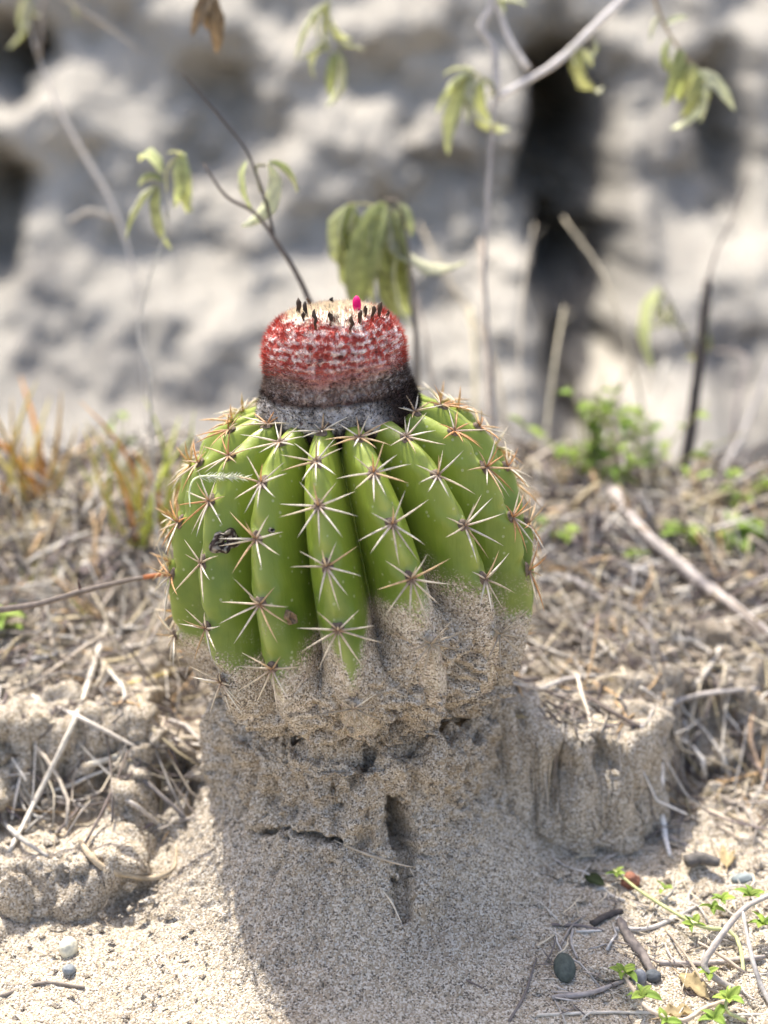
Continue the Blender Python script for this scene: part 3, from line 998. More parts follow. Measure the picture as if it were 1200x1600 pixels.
def build_cephalium():
    nth, nt_ = 420, 170
    prof = dense_profile(CPROF, nt_)
    th = np.linspace(-math.pi, math.pi, nth, endpoint=False)
    TH, _ = np.meshgrid(th, np.arange(nt_))
    env = np.repeat(prof[:, 0][:, None], nth, 1); Hh = np.repeat(prof[:, 1][:, None], nth, 1)
    P0 = np.stack([env * np.sin(TH), -env * np.cos(TH), Hh], -1)
    col, row = ceph_color(TH, Hh, P0)
    k = env + 0.0010 * (row - 0.5) * sstep(0.125, 0.135, Hh) + 0.0035 * fbm(P0, 45, 3, 0.55, 730) + 0.0016 * fbm(P0, 170, 3, 0.65, 740) * 1.3
    k = np.where(env < 0.003, env, k)
    P = np.stack([CCX + k * np.sin(TH), CCY - k * np.cos(TH), Hh + HB + 0.0018 * fbm(P0, 90, 3, 0.6, 750) * sstep(0.15, 0.163, Hh)], -1)
    me = raw_mesh('cephalium', P.reshape(-1, 3), grid_faces(nt_, nth, True), M['ceph'], True, col.reshape(-1, 3))
    o = link('cephalium', me, cactus)
    o['label'] = 'red and white woolly cap, grey and dark at its base'
    # bristles: short needles, one joined part
    n = 22000
    s = np.random.default_rng(11)
    cum = np.cumsum(np.concatenate([[0], np.linalg.norm(np.diff(CD, axis=0), axis=1) * (CD[1:, 0] + 0.004)])); cum /= cum[-1]
    idx = np.interp(s.random(n), cum, np.arange(len(CD)))
    rr = np.interp(idx, np.arange(len(CD)), CD[:, 0]); hh = np.interp(idx, np.arange(len(CD)), CD[:, 1])
    dr = np.interp(idx, np.arange(len(CD)), np.gradient(CD[:, 0])); dh = np.interp(idx, np.arange(len(CD)), np.gradient(CD[:, 1]))
    tt = s.random(n) * 2 * math.pi - math.pi
    er = np.stack([np.sin(tt), -np.cos(tt), np.zeros(n)], -1)
    nn = er * dh[:, None] + np.array([0, 0, 1.0]) * (-dr)[:, None]
    nn /= np.linalg.norm(nn, axis=1)[:, None]
    base = er * rr[:, None] + np.stack([np.zeros(n), np.zeros(n), hh], -1)
    c, row = ceph_color(tt, hh, base)
    h0 = 0.10 + (hh - 0.10) / 0.8375
    redz = sstep(0.133, 0.148, h0) * (1 - sstep(0.172, 0.177, h0))
    isred = s.random(n) < redz * (0.30 + 0.25 * np.abs(np.sin(tt)) ** 3)  # redder on both flanks, painting the backlit rim into the bristle colour
    c = np.where(isred[:, None], np.array((0.62, 0.11, 0.07)) * (0.7 + 0.6 * s.random(n))[:, None], c)
    low = h0 < 0.126
    c = np.where((low & (s.random(n) < 0.35))[:, None], np.array((0.03, 0.022, 0.02)), c)
    d = nn + 0.45 * s.normal(size=(n, 3)) + np.array([0, 0, 0.35])
    d /= np.linalg.norm(d, axis=1)[:, None]
    L = (0.0020 + 0.0026 * s.random(n)) * np.where(isred, 1.2, 0.95)
    base = base + np.stack([np.full(n, CCX), np.full(n, CCY), np.full(n, HB)], -1)
    a = np.cross(d, s.normal(size=(n, 3))); a /= np.linalg.norm(a, axis=1)[:, None]
    b = np.cross(d, a)
    w = np.where(isred, 0.00017, 0.00022)[:, None]
    V = np.stack([base + a * w, base - 0.5 * a * w + 0.87 * b * w, base - 0.5 * a * w - 0.87 * b * w, base + d * L[:, None]], 1).reshape(-1, 3)
    k4 = np.arange(n)[:, None] * 4
    F = np.concatenate([k4 + np.array([0, 1, 3]), k4 + np.array([1, 2, 3]), k4 + np.array([2, 0, 3])])
    bo = link('bristles', raw_mesh('bristles', V, F, M['bristle'], False, np.repeat(c, 4, 0)), o)
    bo['kind'] = 'stuff'
    # dried flower remains and the one pink bud
    def dom(px, py):
        return hit(px, py, Rceph, CCX, CCY)
    for (px, py, tx, ty, w) in ((468, 492, 467, 470, 1.25), (480, 495, 477, 475, 1.15), (494, 513, 491, 488, 1.0), (516, 507, 516, 490, 1.05), (547, 520, 550, 497, 1.05), (563, 506, 563, 487, 1.0),
                                (569, 495, 571, 480, 0.9), (582, 499, 583, 481, 1.05), (592, 495, 595, 476, 1.1), (518, 476, 518, 466, 0.8), (484, 480, 481, 467, 0.8), (475, 504, 474, 489, 0.8), (604, 500, 607, 487, 0.7)):
        p = dom(px, py); q = to_local(at(tx, ty, (MW @ Vector(p + np.array([0, 0, HB]))).y and float(np.dot(np.array(MW @ Vector(p + np.array([0, 0, HB]))) - CAM, [0, math.cos(PITCH), -math.sin(PITCH)]))))
        off = np.array([0, 0, HB])
        jt = lambda: np.array([random.uniform(-1, 1), random.uniform(-1, 1), 0]) * 0.0007
        pts = [p - 0.001 * np.array([0, 0, 1]) + off, p + (q - p) * 0.3 + off + jt(), p + (q - p) * 0.6 + off + jt(), p + (q - p) * 0.85 + off + jt(), p + (q - p) * 1.05 + off + jt(), p + (q - p) * 1.2 + off + jt()]
        V, F = tube(pts, np.array([0.0008, 0.0009, 0.0013, 0.0014, 0.0008, 0.0002]) * w, 7, 0.35)
        cb = random.choice([(0.07, 0.045, 0.03), (0.10, 0.06, 0.035), (0.055, 0.04, 0.03)])
        cc = np.array([cb] * len(V)); cc[:7] = (0.28, 0.13, 0.06)
        link('dried_flower', raw_mesh('dried_flower', V, F, M['flower'], True, cc), o)
    p = dom(558, 486); w3 = np.array(MW @ Vector(p + np.array([0, 0, HB])))
    q = to_local(at(557, 462, float(np.dot(w3 - CAM, [0, math.cos(PITCH), -math.sin(PITCH)]))))
    off = np.array([0, 0, HB])
    V, F = tube([p + (q - p) * t + off for t in (-0.1, 0.15, 0.4, 0.65, 0.85, 1.0)], np.array([0.0016, 0.0023, 0.0027, 0.0026, 0.0019, 0.0006]), 10)
    fo = link('flower_bud', raw_mesh('flower_bud', V, F, M['flower'], True, np.tile((0.80, 0.012, 0.20), (len(V), 1))), o)
    fo['label'] = 'small magenta pink flower bud'
build_cephalium()

# corky scars on the ribs
def scar(px, py, rad, seed, pale):
    def body_hit(px, py):
        d = MWI[:3, :3] @ ray(px, py); o = to_local(CAM)
        P = o + np.linspace(0.72, 1.0, 900)[:, None] * d
        th = np.arctan2(P[:, 0], -P[:, 1])[:, None]; h = P[:, 2:3]
        g = np.hypot(P[:, 0], P[:, 1]) - body_radius(th, h, Renv(h))[0][:, 0]
        return P[np.argmax(g < 0)]
    c = body_hit(px, py)
    a_, b_, d_, e_ = (body_hit(px + i, py + j) for i, j in ((12, 0), (-12, 0), (0, 12), (0, -12)))
    nrm = np.cross(a_ - b_, e_ - d_); nrm /= np.linalg.norm(nrm)
    if nrm @ ray(px, py) > 0: nrm = -nrm
    u = np.array([0, 0, 1.0]); u -= nrm * (u @ nrm); u /= np.linalg.norm(u); s = np.cross(u, nrm)
    nr, nth = 12, 36
    V, C = [], []
    for i in range(nr):
        f = i / (nr - 1)
        for k in range(nth):
            t = 2 * math.pi * k / nth
            rr = rad * f * (1 + 0.22 * math.sin(2 * t + seed) + 0.12 * math.sin(5 * t + seed * 3))
            lift = 0.0008 * math.sin(math.pi * f) * 2 + 0.0016 * (f > 0.7) * (1 - f) * 3 - 0.002 * (f < 0.5)
            q = c + s * rr * math.cos(t) * 0.92 + u * rr * math.sin(t) + nrm * (0.0022 + lift - 0.004 * f ** 6)
            V.append(q)
    V = np.array(V)
    nz = fbm(V, 260, 3, 0.6, 800 + seed)
    V += nrm * (0.0022 * nz)[:, None]
    col = np.where((nz > 0.08)[:, None], np.array((0.34, 0.30, 0.25)), np.array((0.055, 0.04, 0.035)))
    if pale: col = np.array((0.30, 0.21, 0.13)) * (0.8 + 0.8 * nz)[:, None]
    V[:, 2] += HB
    o = link('cork_scar', raw_mesh('cork_scar', V, grid_faces(nr, nth, True), M['scab'], True, np.clip(col, 0.02, 1)), cactus)
scar(352, 846, 0.0085, 1, False)
scar(452, 965, 0.0042, 4, True)
scar(424, 829, 0.0018, 2, False)

# ------------------------------------------------------------------ leaves
def leaf_mesh(name, droop, fold, twist, wav, top, under, width=0.24, mat=None):
    """unit-length lance-shaped leaf along +x, drooping to -z; thin but closed two-sided sheet with thickness"""
    nl, nw = 10, 5
    V = []; C = []
    rows = []
    for side in (1, -1):
        for i in range(nl):
            t = i / (nl - 1)
            ang = droop * t
            x = math.sin(ang) / droop if droop > 1e-3 else t
            z = -(1 - math.cos(ang)) / droop if droop > 1e-3 else 0
            w = width * 0.5 * (math.sin(math.pi * min(1, t ** 0.8 * 0.97 + 0.03)) ** 0.85) + 0.008
            nx, nz = math.sin(ang), math.cos(ang)
            for k in range(nw):
                s = (k / (nw - 1) * 2 - 1)
                f = fold * abs(s) * w
                tw = twist * t
                yy = s * w * math.cos(tw) 
                up = f + s * w * math.sin(tw) + wav * math.sin(t * 17 + s * 2) * abs(s) * w
                up += side * 0.006
                V.append((x + nx * up, yy, z + nz * up))
                m = 1.25 if k == nw // 2 else 1.0
                base = top if side > 0 else under
                C.append(tuple(min(1, c * m * (0.9 + 0.25 * t)) for c in base))
    F = []
    for sd in (0, 1):
        o = sd * nl * nw
        for i in range(nl - 1):
            for k in range(nw - 1):
                q = (o + i * nw + k, o + (i + 1) * nw + k, o + (i + 1) * nw + k + 1, o + i * nw + k + 1)
                F.append(q if sd == 0 else q[::-1])
    o = nl * nw
    for i in range(nl - 1):
        F.append((i * nw, o + i * nw, o + (i + 1) * nw, (i + 1) * nw))
        F.append((i * nw + nw - 1, (i + 1) * nw + nw - 1, o + (i + 1) * nw + nw - 1, o + i * nw + nw - 1))
    return raw_mesh(name, V, F, mat or M['leaf'], True, np.array(C))

LT, LU = (0.56, 0.59, 0.32), (0.76, 0.75, 0.57)
LEAVES = [leaf_mesh('leaf', 1.0, 0.5, 0.2, 0.12, LT, LU), leaf_mesh('leaf', 1.7, 0.9, -0.4, 0.2, LT, LU, 0.26), leaf_mesh('leaf', 0.5, 0.7, 0.5, 0.15, LU, LT, 0.22),
          leaf_mesh('leaf', 2.1, 0.4, 0.3, 0.25, (0.50, 0.52, 0.27), (0.70, 0.68, 0.50), 0.28), leaf_mesh('leaf', 1.3, 1.1, -0.8, 0.1, (0.46, 0.50, 0.24), LU, 0.24)]
DRYL = [leaf_mesh('dry_leaf', 0.9, 1.0, 0.6, 0.4, (0.42, 0.33, 0.22), (0.34, 0.26, 0.17), 0.3), leaf_mesh('dry_leaf', 0.4, 0.5, 0.4, 0.5, (0.58, 0.47, 0.27), (0.48, 0.38, 0.22), 0.36)]
GREENL = [leaf_mesh('leaf', 0.6, 0.5, 0.1, 0.05, (0.34, 0.44, 0.09), (0.45, 0.54, 0.18), 0.5, M['green']), leaf_mesh('leaf', 1.0, 0.6, 0.4, 0.05, (0.28, 0.40, 0.08), (0.40, 0.50, 0.14), 0.45, M['green'])]

def part_tube(name, parent, pts, radii, col, sides=7, mat='bark', jitter=0.12, n=4):
    base = np.array(parent.location) if parent is not None else np.zeros(3)
    P = np.array(smooth_path(pts, n)) - base
    r = np.interp(np.linspace(0, 1, len(P)), np.linspace(0, 1, len(radii)), radii) if np.ndim(radii) else np.full(len(P), radii)
    V, F = tube(P, r, sides, jitter)
    c = np.array(col) * (0.85 + 0.3 * RNG.random((len(V), 1)))
    return link(name, raw_mesh(name, V, F, M[mat], True, c), parent)

def add_leaf(parent, p, direction, length, roll=0.0, meshes=None, name='leaf'):
    me = random.choice(meshes or LEAVES)
    o = link(name, me, parent)
    x = Vector(direction).normalized()
    up = Vector((0, 0, 1))
    y = up.cross(x)
    if y.length < 1e-3: y = Vector((1, 0, 0))
    y.normalize(); z = x.cross(y)
    Rm = Matrix((x, y, z)).transposed().to_4x4()
    o.matrix_local = Matrix.Translation(Vector(p) - Vector(parent.location)) @ Rm @ Matrix.Rotation(roll, 4, 'X') @ Matrix.Scale(length, 4)
    return o

def leaf_px(parent, a, b, depth, width_hint=None, meshes=None, dz=0.0, name='leaf'):
    """leaf whose stalk end and tip are seen at photo pixels a and b, at the plant's own distance"""
    p = at(*a, depth); q = at(*b, depth + dz)
    L = np.linalg.norm(q - p)
    d = (q - p) / L
    # droop bends the tip below the start direction: aim a little higher
    d = d + np.array([0, 0, 0.25]) + np.array([random.uniform(-.15, .15), random.uniform(-.3, .3), 0])
    return add_leaf(parent, p, d, L * 1.25, random.uniform(-0.7, 0.7), meshes, name)

GREYB, DARKB, TANB = (0.58, 0.54, 0.50), (0.10, 0.08, 0.07), (0.40, 0.31, 0.20)

def shrub(name, root_px, depth, label, cat='shrub', group=None):
    base = at(*root_px, depth)
    base[2] = H(base[0], base[1]) - 0.004
    e = empty(name, base)
    tag(e, label, cat, group)
    return e, base

# slender twig with drooping leaves rising behind the cap, left
d = 1.03
e, b0 = shrub('leafy_shrub', (500, 700), d, 'thin dark stem with three drooping pale leaves rising behind the red cap')
part_tube('stem', e, [b0, at(500, 560, d), at(480, 462, d), at(440, 390, d), at(400, 335, d), at(352, 305, d), at(318, 256, d)], [0.0026, 0.0024, 0.0021, 0.0017, 0.0014, 0.0011, 0.0008], (0.16, 0.13, 0.11))
part_tube('branch', e, [at(427, 368, d), at(418, 325, d), at(405, 285, d), at(385, 235, d), at(346, 186, d), at(315, 150, d), at(284, 114, d)], [0.0013, 0.0012, 0.0011, 0.0008, 0.0010, 0.0006, 0.0006], (0.09, 0.07, 0.06))
part_tube('twig', e, [at(408, 300, d), at(400, 262, d), at(416, 258, d)], [0.0011, 0.0009, 0.0008], (0.25, 0.24, 0.12))
for a, b in (((386, 252), (376, 316)), ((418, 256), (421, 345)), ((420, 254), (464, 288))): leaf_px(e, a, b, d)

# leaf bunch straight behind the cap
d = 1.14
e, b0 = shrub('leafy_shrub', (650, 720), d, 'dense bunch of hanging pale green leaves just behind the red cap')
part_tube('stem', e, [b0, at(652, 600, d), at(646, 470, d), at(634, 370, d), at(622, 318, d), at(600, 312, d)], [0.0028, 0.0026, 0.0022, 0.0018, 0.0014, 0.001], (0.24, 0.20, 0.16))
part_tube('branch', e, [at(630, 350, d), at(585, 322, d), at(545, 318, d)], [0.0014, 0.0012, 0.0009], (0.40, 0.37, 0.2))
for a, b in (((560, 318), (520, 400)), ((548, 320), (540, 450)), ((545, 322), (516, 420)), ((600, 318), (565, 470)), ((612, 322), (590, 460)), ((604, 330), (555, 360)), ((622, 316), (632, 395)), ((626, 318), (646, 360)), ((618, 330), (606, 440)),
             ((625, 340), (622, 500)), ((612, 345), (580, 455)), ((585, 335), (550, 430)), ((628, 370), (608, 490))): leaf_px(e, a, b, d)

# left bunch
d = 1.10
e, b0 = shrub('leafy_shrub', (238, 740), d, 'sprig of folded green leaves on a thin stem left of the cap')
part_tube('stem', e, [b0, at(236, 640, d), at(232, 575, d), at(216, 520, d), at(238, 420, d), at(262, 350, d), at(258, 290, d)], [0.0011, 0.001, 0.0009, 0.0009, 0.0009, 0.0009, 0.0008], (0.62, 0.58, 0.50))
part_tube('twig', e, [at(260, 300, d), at(262, 262, d), at(285, 238, d)], [0.001, 0.0009, 0.0006], (0.45, 0.42, 0.2))
for a, b in (((252, 272), (222, 218)), ((255, 286), (212, 278)), ((245, 290), (208, 362)), ((248, 292), (230, 372)), ((262, 240), (290, 236)), ((282, 242), (270, 315)), ((286, 244), (296, 310)), ((284, 242), (282, 318)), ((262, 330), (262, 345))): leaf_px(e, a, b, d)

# pale bare branches with leaf tufts, right
d = 1.2
e, b0 = shrub('leafy_shrub', (775, 760), d, 'tall pale grey branching shrub with small leaf tufts in front of the cliff')
part_tube('stem', e, [b0, at(772, 640, d), at(758, 450, d), at(763, 300, d), at(770, 180, d), at(776, 150, d)], [0.0018, 0.0018, 0.0018, 0.0020, 0.0022, 0.0024], (0.50, 0.45, 0.41))
part_tube('branch', e, [at(775, 155, d), at(820, 128, d), at(872, 96, d), at(915, 55, d), at(970, 2, d), at(1010, -50, d)], [0.0028, 0.003, 0.0034, 0.0034, 0.0034, 0.0032], GREYB)
part_tube('branch', e, [at(776, 150, d), at(772, 80, d), at(752, 42, d), at(768, 0, d), at(720, -60, d), at(620, -90, d), at(535, -50, d), at(516, 10, d), at(520, 80, d), at(530, 150, d)], [0.0034, 0.0038, 0.0036, 0.0034, 0.003, 0.0024, 0.0018, 0.0014, 0.001, 0.0008], GREYB)
part_tube('branch', e, [at(826, 108, d), at(795, 58, d), at(782, 20, d), at(770, -10, d)], [0.0026, 0.0026, 0.0022, 0.002], GREYB)
part_tube('twig', e, [at(1010, -50, d), at(1030, 20, d), at(1060, 75, d), at(1095, 112, d)], [0.0022, 0.0014, 0.0012, 0.0009], TANB)
part_tube('twig', e, [at(776, 148, d), at(755, 122, d), at(735, 112, d)], [0.0012, 0.0010, 0.0009], (0.45, 0.42, 0.2))
for a, b in (((742, 112), (700, 106)), ((735, 114), (690, 165)), ((738, 118), (706, 218)), ((740, 118), (722, 180)), ((756, 124), (736, 212)), ((760, 124), (780, 150)), ((738, 112), (698, 150)), ((748, 120), (716, 200)),
             ((880, 85), (925, 70)), ((905, 75), (912, 165)), ((900, 82), (890, 100)), ((925, 60), (940, 90)), ((775, 0), (790, 22)), ((768, 4), (812, 8)),
             ((1050, 60), (1040, 110)), ((1040, 40), (1075, 30)), ((1062, 78), (1040, 150)), ((1080, 100), (1100, 185)), ((1085, 104), (1110, 170)), ((1092, 110), (1132, 165)), ((1090, 110), (1120, 190)), ((1070, 92), (1065, 150)), ((1094, 112), (1088, 180)), ((1030, 25), (1010, 60)),
             ((512, 5), (470, 75)), ((510, 20), (500, 70)), ((518, 70), (472, 95)), ((520, 60), (540, 70)), ((522, 80), (535, 150)), ((525, 85), (520, 140)), ((516, 0), (512, 60)), ((520, 78), (478, 92)), ((528, 75), (562, 78)), ((506, 8), (482, 50))): leaf_px(e, a, b, d)

# left edge shrub, stems mostly pale, one tuft of withered leaves
d = 1.40
e, b0 = shrub('leafy_shrub', (236, 700), d, 'pale dry shrub by the cliff with withered brown leaves hanging')
part_tube('stem', e, [b0, at(215, 470, d), at(178, 325, d), at(112, 208, d), at(60, 90, d), at(30, -40, d)], [0.0009, 0.0009, 0.0020, 0.0020, 0.0008, 0.0010], (0.62, 0.56, 0.48))
part_tube('branch', e, [at(180, 340, d), at(140, 330, d), at(108, 345, d)], [0.0024, 0.0028, 0.002], (0.55, 0.50, 0.42))
part_tube('branch', e, [at(60, 90, d), at(82, -30, d), at(200, -60, d), at(300, -50, d), at(328, -10, d), at(330, 15, d)], [0.0022, 0.002, 0.0018, 0.0014, 0.001, 0.0009], (0.36, 0.31, 0.26))
part_tube('branch', e, [at(230, 88, d), at(165, 40, d), at(100, -2, d), at(82, -30, d)], [0.0008, 0.0014, 0.0018, 0.0018], (0.46, 0.40, 0.32))
for a, b in (((50, -10), (22, 35)), ((40, -20), (55, 60)), ((45, -10), (32, 30)), ((95, -5), (120, 20))): leaf_px(e, a, b, d)
for a, b in (((330, -15), (306, 44)), ((330, 0), (332, 66)), ((334, -10), (340, 40)), ((328, 5), (320, 48))): leaf_px(e, a, b, 1.1, meshes=DRYL[:1])

# right: dark upright stem with yellowing leaves
d = 1.36
e, b0 = shrub('leafy_shrub', (1058, 790), d, 'dark upright woody stem with yellow leaves among the weeds')
part_tube('stem', e, [b0, at(1075, 700, d), at(1090, 590, d), at(1098, 520, d), at(1106, 440, d)], [0.0062, 0.0058, 0.0054, 0.005, 0.0042], (0.075, 0.062, 0.056), 8)
part_tube('branch', e, [at(1106, 440, d), at(1120, 390, d), at(1150, 330, d), at(1175, 260, d)], [0.002, 0.0012, 0.001, 0.0007], (0.35, 0.3, 0.26))
part_tube('branch', e, [at(1093, 570, d), at(1050, 480, d), at(1030, 440, d)], [0.002, 0.0014, 0.001], (0.3, 0.26, 0.2))
for a, b in (((1040, 460), (1015, 500)), ((1044, 468), (1048, 520)), ((1030, 450), (990, 550)), ((1036, 455), (1022, 520)), ((1100, 510), (1112, 570)), ((1100, 520), (1108, 560)), ((1098, 480), (1118, 520)), ((1045, 470), (1060, 505))): leaf_px(e, a, b, d)

# green thing low on the cliff's left edge
# ------------------------------------------------------------------ dry stems standing on the terrace
STEMS = [
    ([(700, 640), (668, 540), (645, 452)], 1.22, 0.0016, 'thin upright dry stem leaning over the cactus shoulder', (0.28, 0.24, 0.2)),
    ([(768, 660), (760, 520), (752, 375)], 1.30, 0.0030, 'straight tan dry stem, taller, right of the cap', (0.40, 0.33, 0.26)),
    ([(850, 640), (868, 560), (882, 480)], 1.40, 0.0022, 'short tan dry stem with a knob at its top', (0.52, 0.46, 0.33)),
    ([(800, 650), (770, 560), (690, 420), (655, 350)], 1.44, 0.0022, 'long bent straw stalk crossing behind the cactus', (0.56, 0.47, 0.33)),
    ([(1045, 690), (960, 470), (880, 340)], 1.40, 0.0019, 'pale slanting stalk in front of the dark cleft', (0.48, 0.42, 0.31)),
    ([(820, 640), (812, 540), (822, 420), (835, 350)], 1.42, 0.0014, 'tall straight pale stalk standing before the cliff', (0.42, 0.37, 0.29)),
    ([(745, 640), (742, 570), (735, 480)], 1.38, 0.0026, 'short straw stub between two taller stalks', (0.60, 0.52, 0.34)),
    ([(1100, 800), (1150, 700), (1175, 640), (1205, 560)], 1.34, 0.0036, 'grey leaning branch at the terrace edge', (0.40, 0.37, 0.34)),
    ([(1140, 720), (1150, 640), (1165, 560), (1120, 548)], 1.40, 0.0030, 'grey hooked dead stem beside the dark upright stem', (0.25, 0.22, 0.2)),
    ([(845, 870), (848, 800), (862, 740)], 1.18, 0.0030, 'whitish bare stick standing close to the cactus side', (0.66, 0.61, 0.54)),
    ([(1010, 760), (1020, 660), (1040, 560)], 1.45, 0.0026, 'thin pale stick rising out of the green weeds', (0.58, 0.54, 0.46)),
    ([(930, 740), (960, 640), (990, 560)], 1.5, 0.0022, 'fine brown stem behind the green weeds', (0.3, 0.25, 0.2)),
]
for pts, dep, r, lab, c in STEMS:
    base = at(*pts[0], dep); base[2] = H(base[0], base[1]) - 0.005
    pp = [base] + [at(px, py, dep + 0.07 * (k + 1)) for k, (px, py) in enumerate(pts[1:])]
    e = empty('dead_plant', base); tag(e, lab, 'dead plant', 'dead plants standing on the terrace')
    part_tube('stalk', e, pp, np.linspace(r, r * 0.65, 4), c, 7)
    tip = pp[-1]
    part_tube('side_shoot', e, [pp[-2] * 0.4 + tip * 0.6, pp[-2] * 0.3 + tip * 0.7 + np.array([random.uniform(-.02, .02), 0.0, 0.012])], [r * 0.45, r * 0.2], c, 5)

# ------------------------------------------------------------------ twig resting against the cactus, left
def lay_thing(name, pts, radii, col, label, cat, group=None, sides=7, mat='bark', jitter=0.2, n=5):
    pts = [np.asarray(p, float) for p in pts]
    base = min(pts, key=lambda p: p[2]).copy()
    P = np.array(smooth_path(pts, n)) - base
    r = np.interp(np.linspace(0, 1, len(P)), np.linspace(0, 1, len(radii)), radii) if np.ndim(radii) else np.full(len(P), radii)
    V, F = tube(P, r, sides, jitter)
    c = np.array(col) * (0.8 + 0.4 * RNG.random((len(V), 1)))
    o = link(name, raw_mesh(name, V, F, M[mat], True, c))
    o.location = base
    tag(o, label, cat, group)
    return o

dt = 0.925
root = at(-170, 985, dt + 0.01)
e = empty('thorny_twig', at(-60, 960, dt)); tag(e, 'dark twig with one thorn, its reddish tip against the cactus', 'twig')
part_tube('shoot', e, [np.array([root[0], root[1], H(root[0], root[1])]), at(-60, 960, dt), at(0, 953, dt), at(60, 944, dt), at(125, 925, dt), at(200, 907, dt), at(262, 897, dt - 0.004)], [0.0030, 0.0026, 0.0023, 0.0021, 0.0019, 0.0016, 0.0009], (0.22, 0.18, 0.15), 8)
part_tube('thorn', e, [at(126, 926, dt), at(124, 915, dt), at(121, 905, dt)], [0.0016, 0.0009, 0.0003], (0.10, 0.06, 0.05))
part_tube('tip', e, [at(225, 902, dt - 0.0015), at(262, 896.5, dt - 0.005), at(268, 896, dt - 0.005)], [0.00155, 0.0013, 0.0004], (0.42, 0.16, 0.07))

# ------------------------------------------------------------------ named sticks and roots on the ground
def gp(lst, off):
    return [ground_hit(px, py, off) for px, py in lst]

STICKS = [
    ([(175, 955), (140, 1065), (112, 1150), (60, 1250), (15, 1335)], 0.0021, (0.66, 0.60, 0.50), 'long pale bent stick slanting down the left litter bank'),
    ([(50, 1090), (130, 1130), (215, 1172)], 0.0016, (0.60, 0.54, 0.46), 'straight pale twig crossing the long bent stick'),
    ([(-5, 1046), (60, 1032), (135, 1015)], 0.0018, (0.48, 0.46, 0.44), 'smooth grey twig at the edge of the left litter'),
    ([(152, 1030), (178, 1060), (195, 1085), (190, 1135)], 0.0016, (0.62, 0.57, 0.48), 'hooked pale twig in the left litter'),
    ([(188, 1078), (240, 1064), (292, 1044)], 0.0022, (0.58, 0.46, 0.20), 'yellow straw pointing at the base of the cactus'),
    ([(132, 1203), (180, 1190), (236, 1178)], 0.0022, (0.72, 0.66, 0.54), 'short thick cream stick beside a hollow in the bank'),
    ([(205, 1205), (250, 1245), (300, 1290)], 0.0016, (0.26, 0.23, 0.21), 'dark grey twig leaning down past the hollow'),
    ([(168, 1238), (210, 1266), (256, 1298)], 0.0015, (0.58, 0.52, 0.45), 'thin pale twig below the hollow'),
    ([(0, 1286), (36, 1316), (76, 1342)], 0.0016, (0.60, 0.55, 0.48), 'pale twig angled over a shaded ledge'),
    ([(0, 1560), (40, 1545), (75, 1540), (132, 1546)], 0.0013, (0.36, 0.30, 0.24), 'thin root lying across bright sand'),
    ([(800, 1066), (850, 1068), (900, 1084), (945, 1110), (1000, 1142)], 0.0020, (0.17, 0.14, 0.12), 'dark curved twig arching from the pedestal over the bank'),
    ([(1000, 1142), (1055, 1108), (1120, 1090), (1205, 1080)], 0.0019, (0.42, 0.38, 0.34), 'grey stick running along the top of the bank'),
    ([(1068, 1128), (1082, 1212)], 0.0015, (0.66, 0.61, 0.54), 'short pale twig hanging over the bank edge'),
    ([(955, 785), (1000, 850), (1080, 920), (1140, 965), (1210, 1022)], 0.0052, (0.42, 0.37, 0.33), 'thick pale fallen branch lying across the right litter'),
    ([(872, 885), (930, 935), (995, 965), (1040, 1042)], 0.0022, (0.38, 0.34, 0.31), 'bent grey twig below the fallen branch'),
    ([(1135, 998), (1105, 1050), (1078, 1092)], 0.0020, (0.60, 0.55, 0.47), 'straight cream stick leaning towards the bank edge'),
    ([(1190, 1060), (1172, 1150), (1185, 1200), (1202, 1242)], 0.0018, (0.50, 0.36, 0.25), 'reddish tan stem trailing down the right slope'),
    ([(1045, 1312), (1080, 1330), (1118, 1356)], 0.0016, (0.40, 0.36, 0.32), 'grey forked twig at the foot of the white stick'),
    ([(1070, 1368), (1095, 1364), (1122, 1370)], 0.0042, (0.16, 0.145, 0.13), 'stubby dark piece of wood on bright sand'),
    ([(862, 1448), (905, 1450), (942, 1457)], 0.0010, (0.24, 0.20, 0.18), 'thin dark twig at the edge of the cactus shadow'),
    ([(895, 1455), (892, 1475), (902, 1500)], 0.0009, (0.5, 0.45, 0.4), 'tiny hooked pale twig above the dark oval pebble'),
    ([(900, 1458), (940, 1457)], 0.0008, (0.62, 0.58, 0.52), 'tiny straight white straw in the cactus shadow'),
    ([(925, 1448), (950, 1436), (972, 1428)], 0.0022, (0.10, 0.085, 0.075), 'short black stick just at the shadow tip'),
    ([(968, 1445), (985, 1475), (1005, 1500), (1022, 1535)], 0.0030, (0.20, 0.17, 0.15), 'gnarled dark stick next to two round pebbles'),
    ([(960, 1455), (1020, 1452), (1090, 1420)], 0.0016, (0.46, 0.42, 0.37), 'smooth grey twig above the gnarled stick'),
    ([(838, 1588), (960, 1585), (1090, 1590), (1210, 1588)], 0.0009, (0.66, 0.60, 0.50), 'long straight straw along the front of the sand'),
    ([(862, 1562), (920, 1556), (976, 1534)], 0.0016, (0.34, 0.30, 0.27), 'bent grey twig in front of the dark oval pebble'),
    ([(1030, 1508), (1110, 1508), (1195, 1500)], 0.0018, (0.36, 0.31, 0.27), 'grey twig lying behind the creeping plant'),
    ([(640, 1484), (700, 1518), (762, 1552)], 0.0008, (0.20, 0.16, 0.14), 'hair-thin twig lying in the cactus shadow'),
    ([(795, 1600), (820, 1555), (838, 1500)], 0.0008, (0.2, 0.17, 0.15), 'thin dark stem curving along the shadow front'),
]
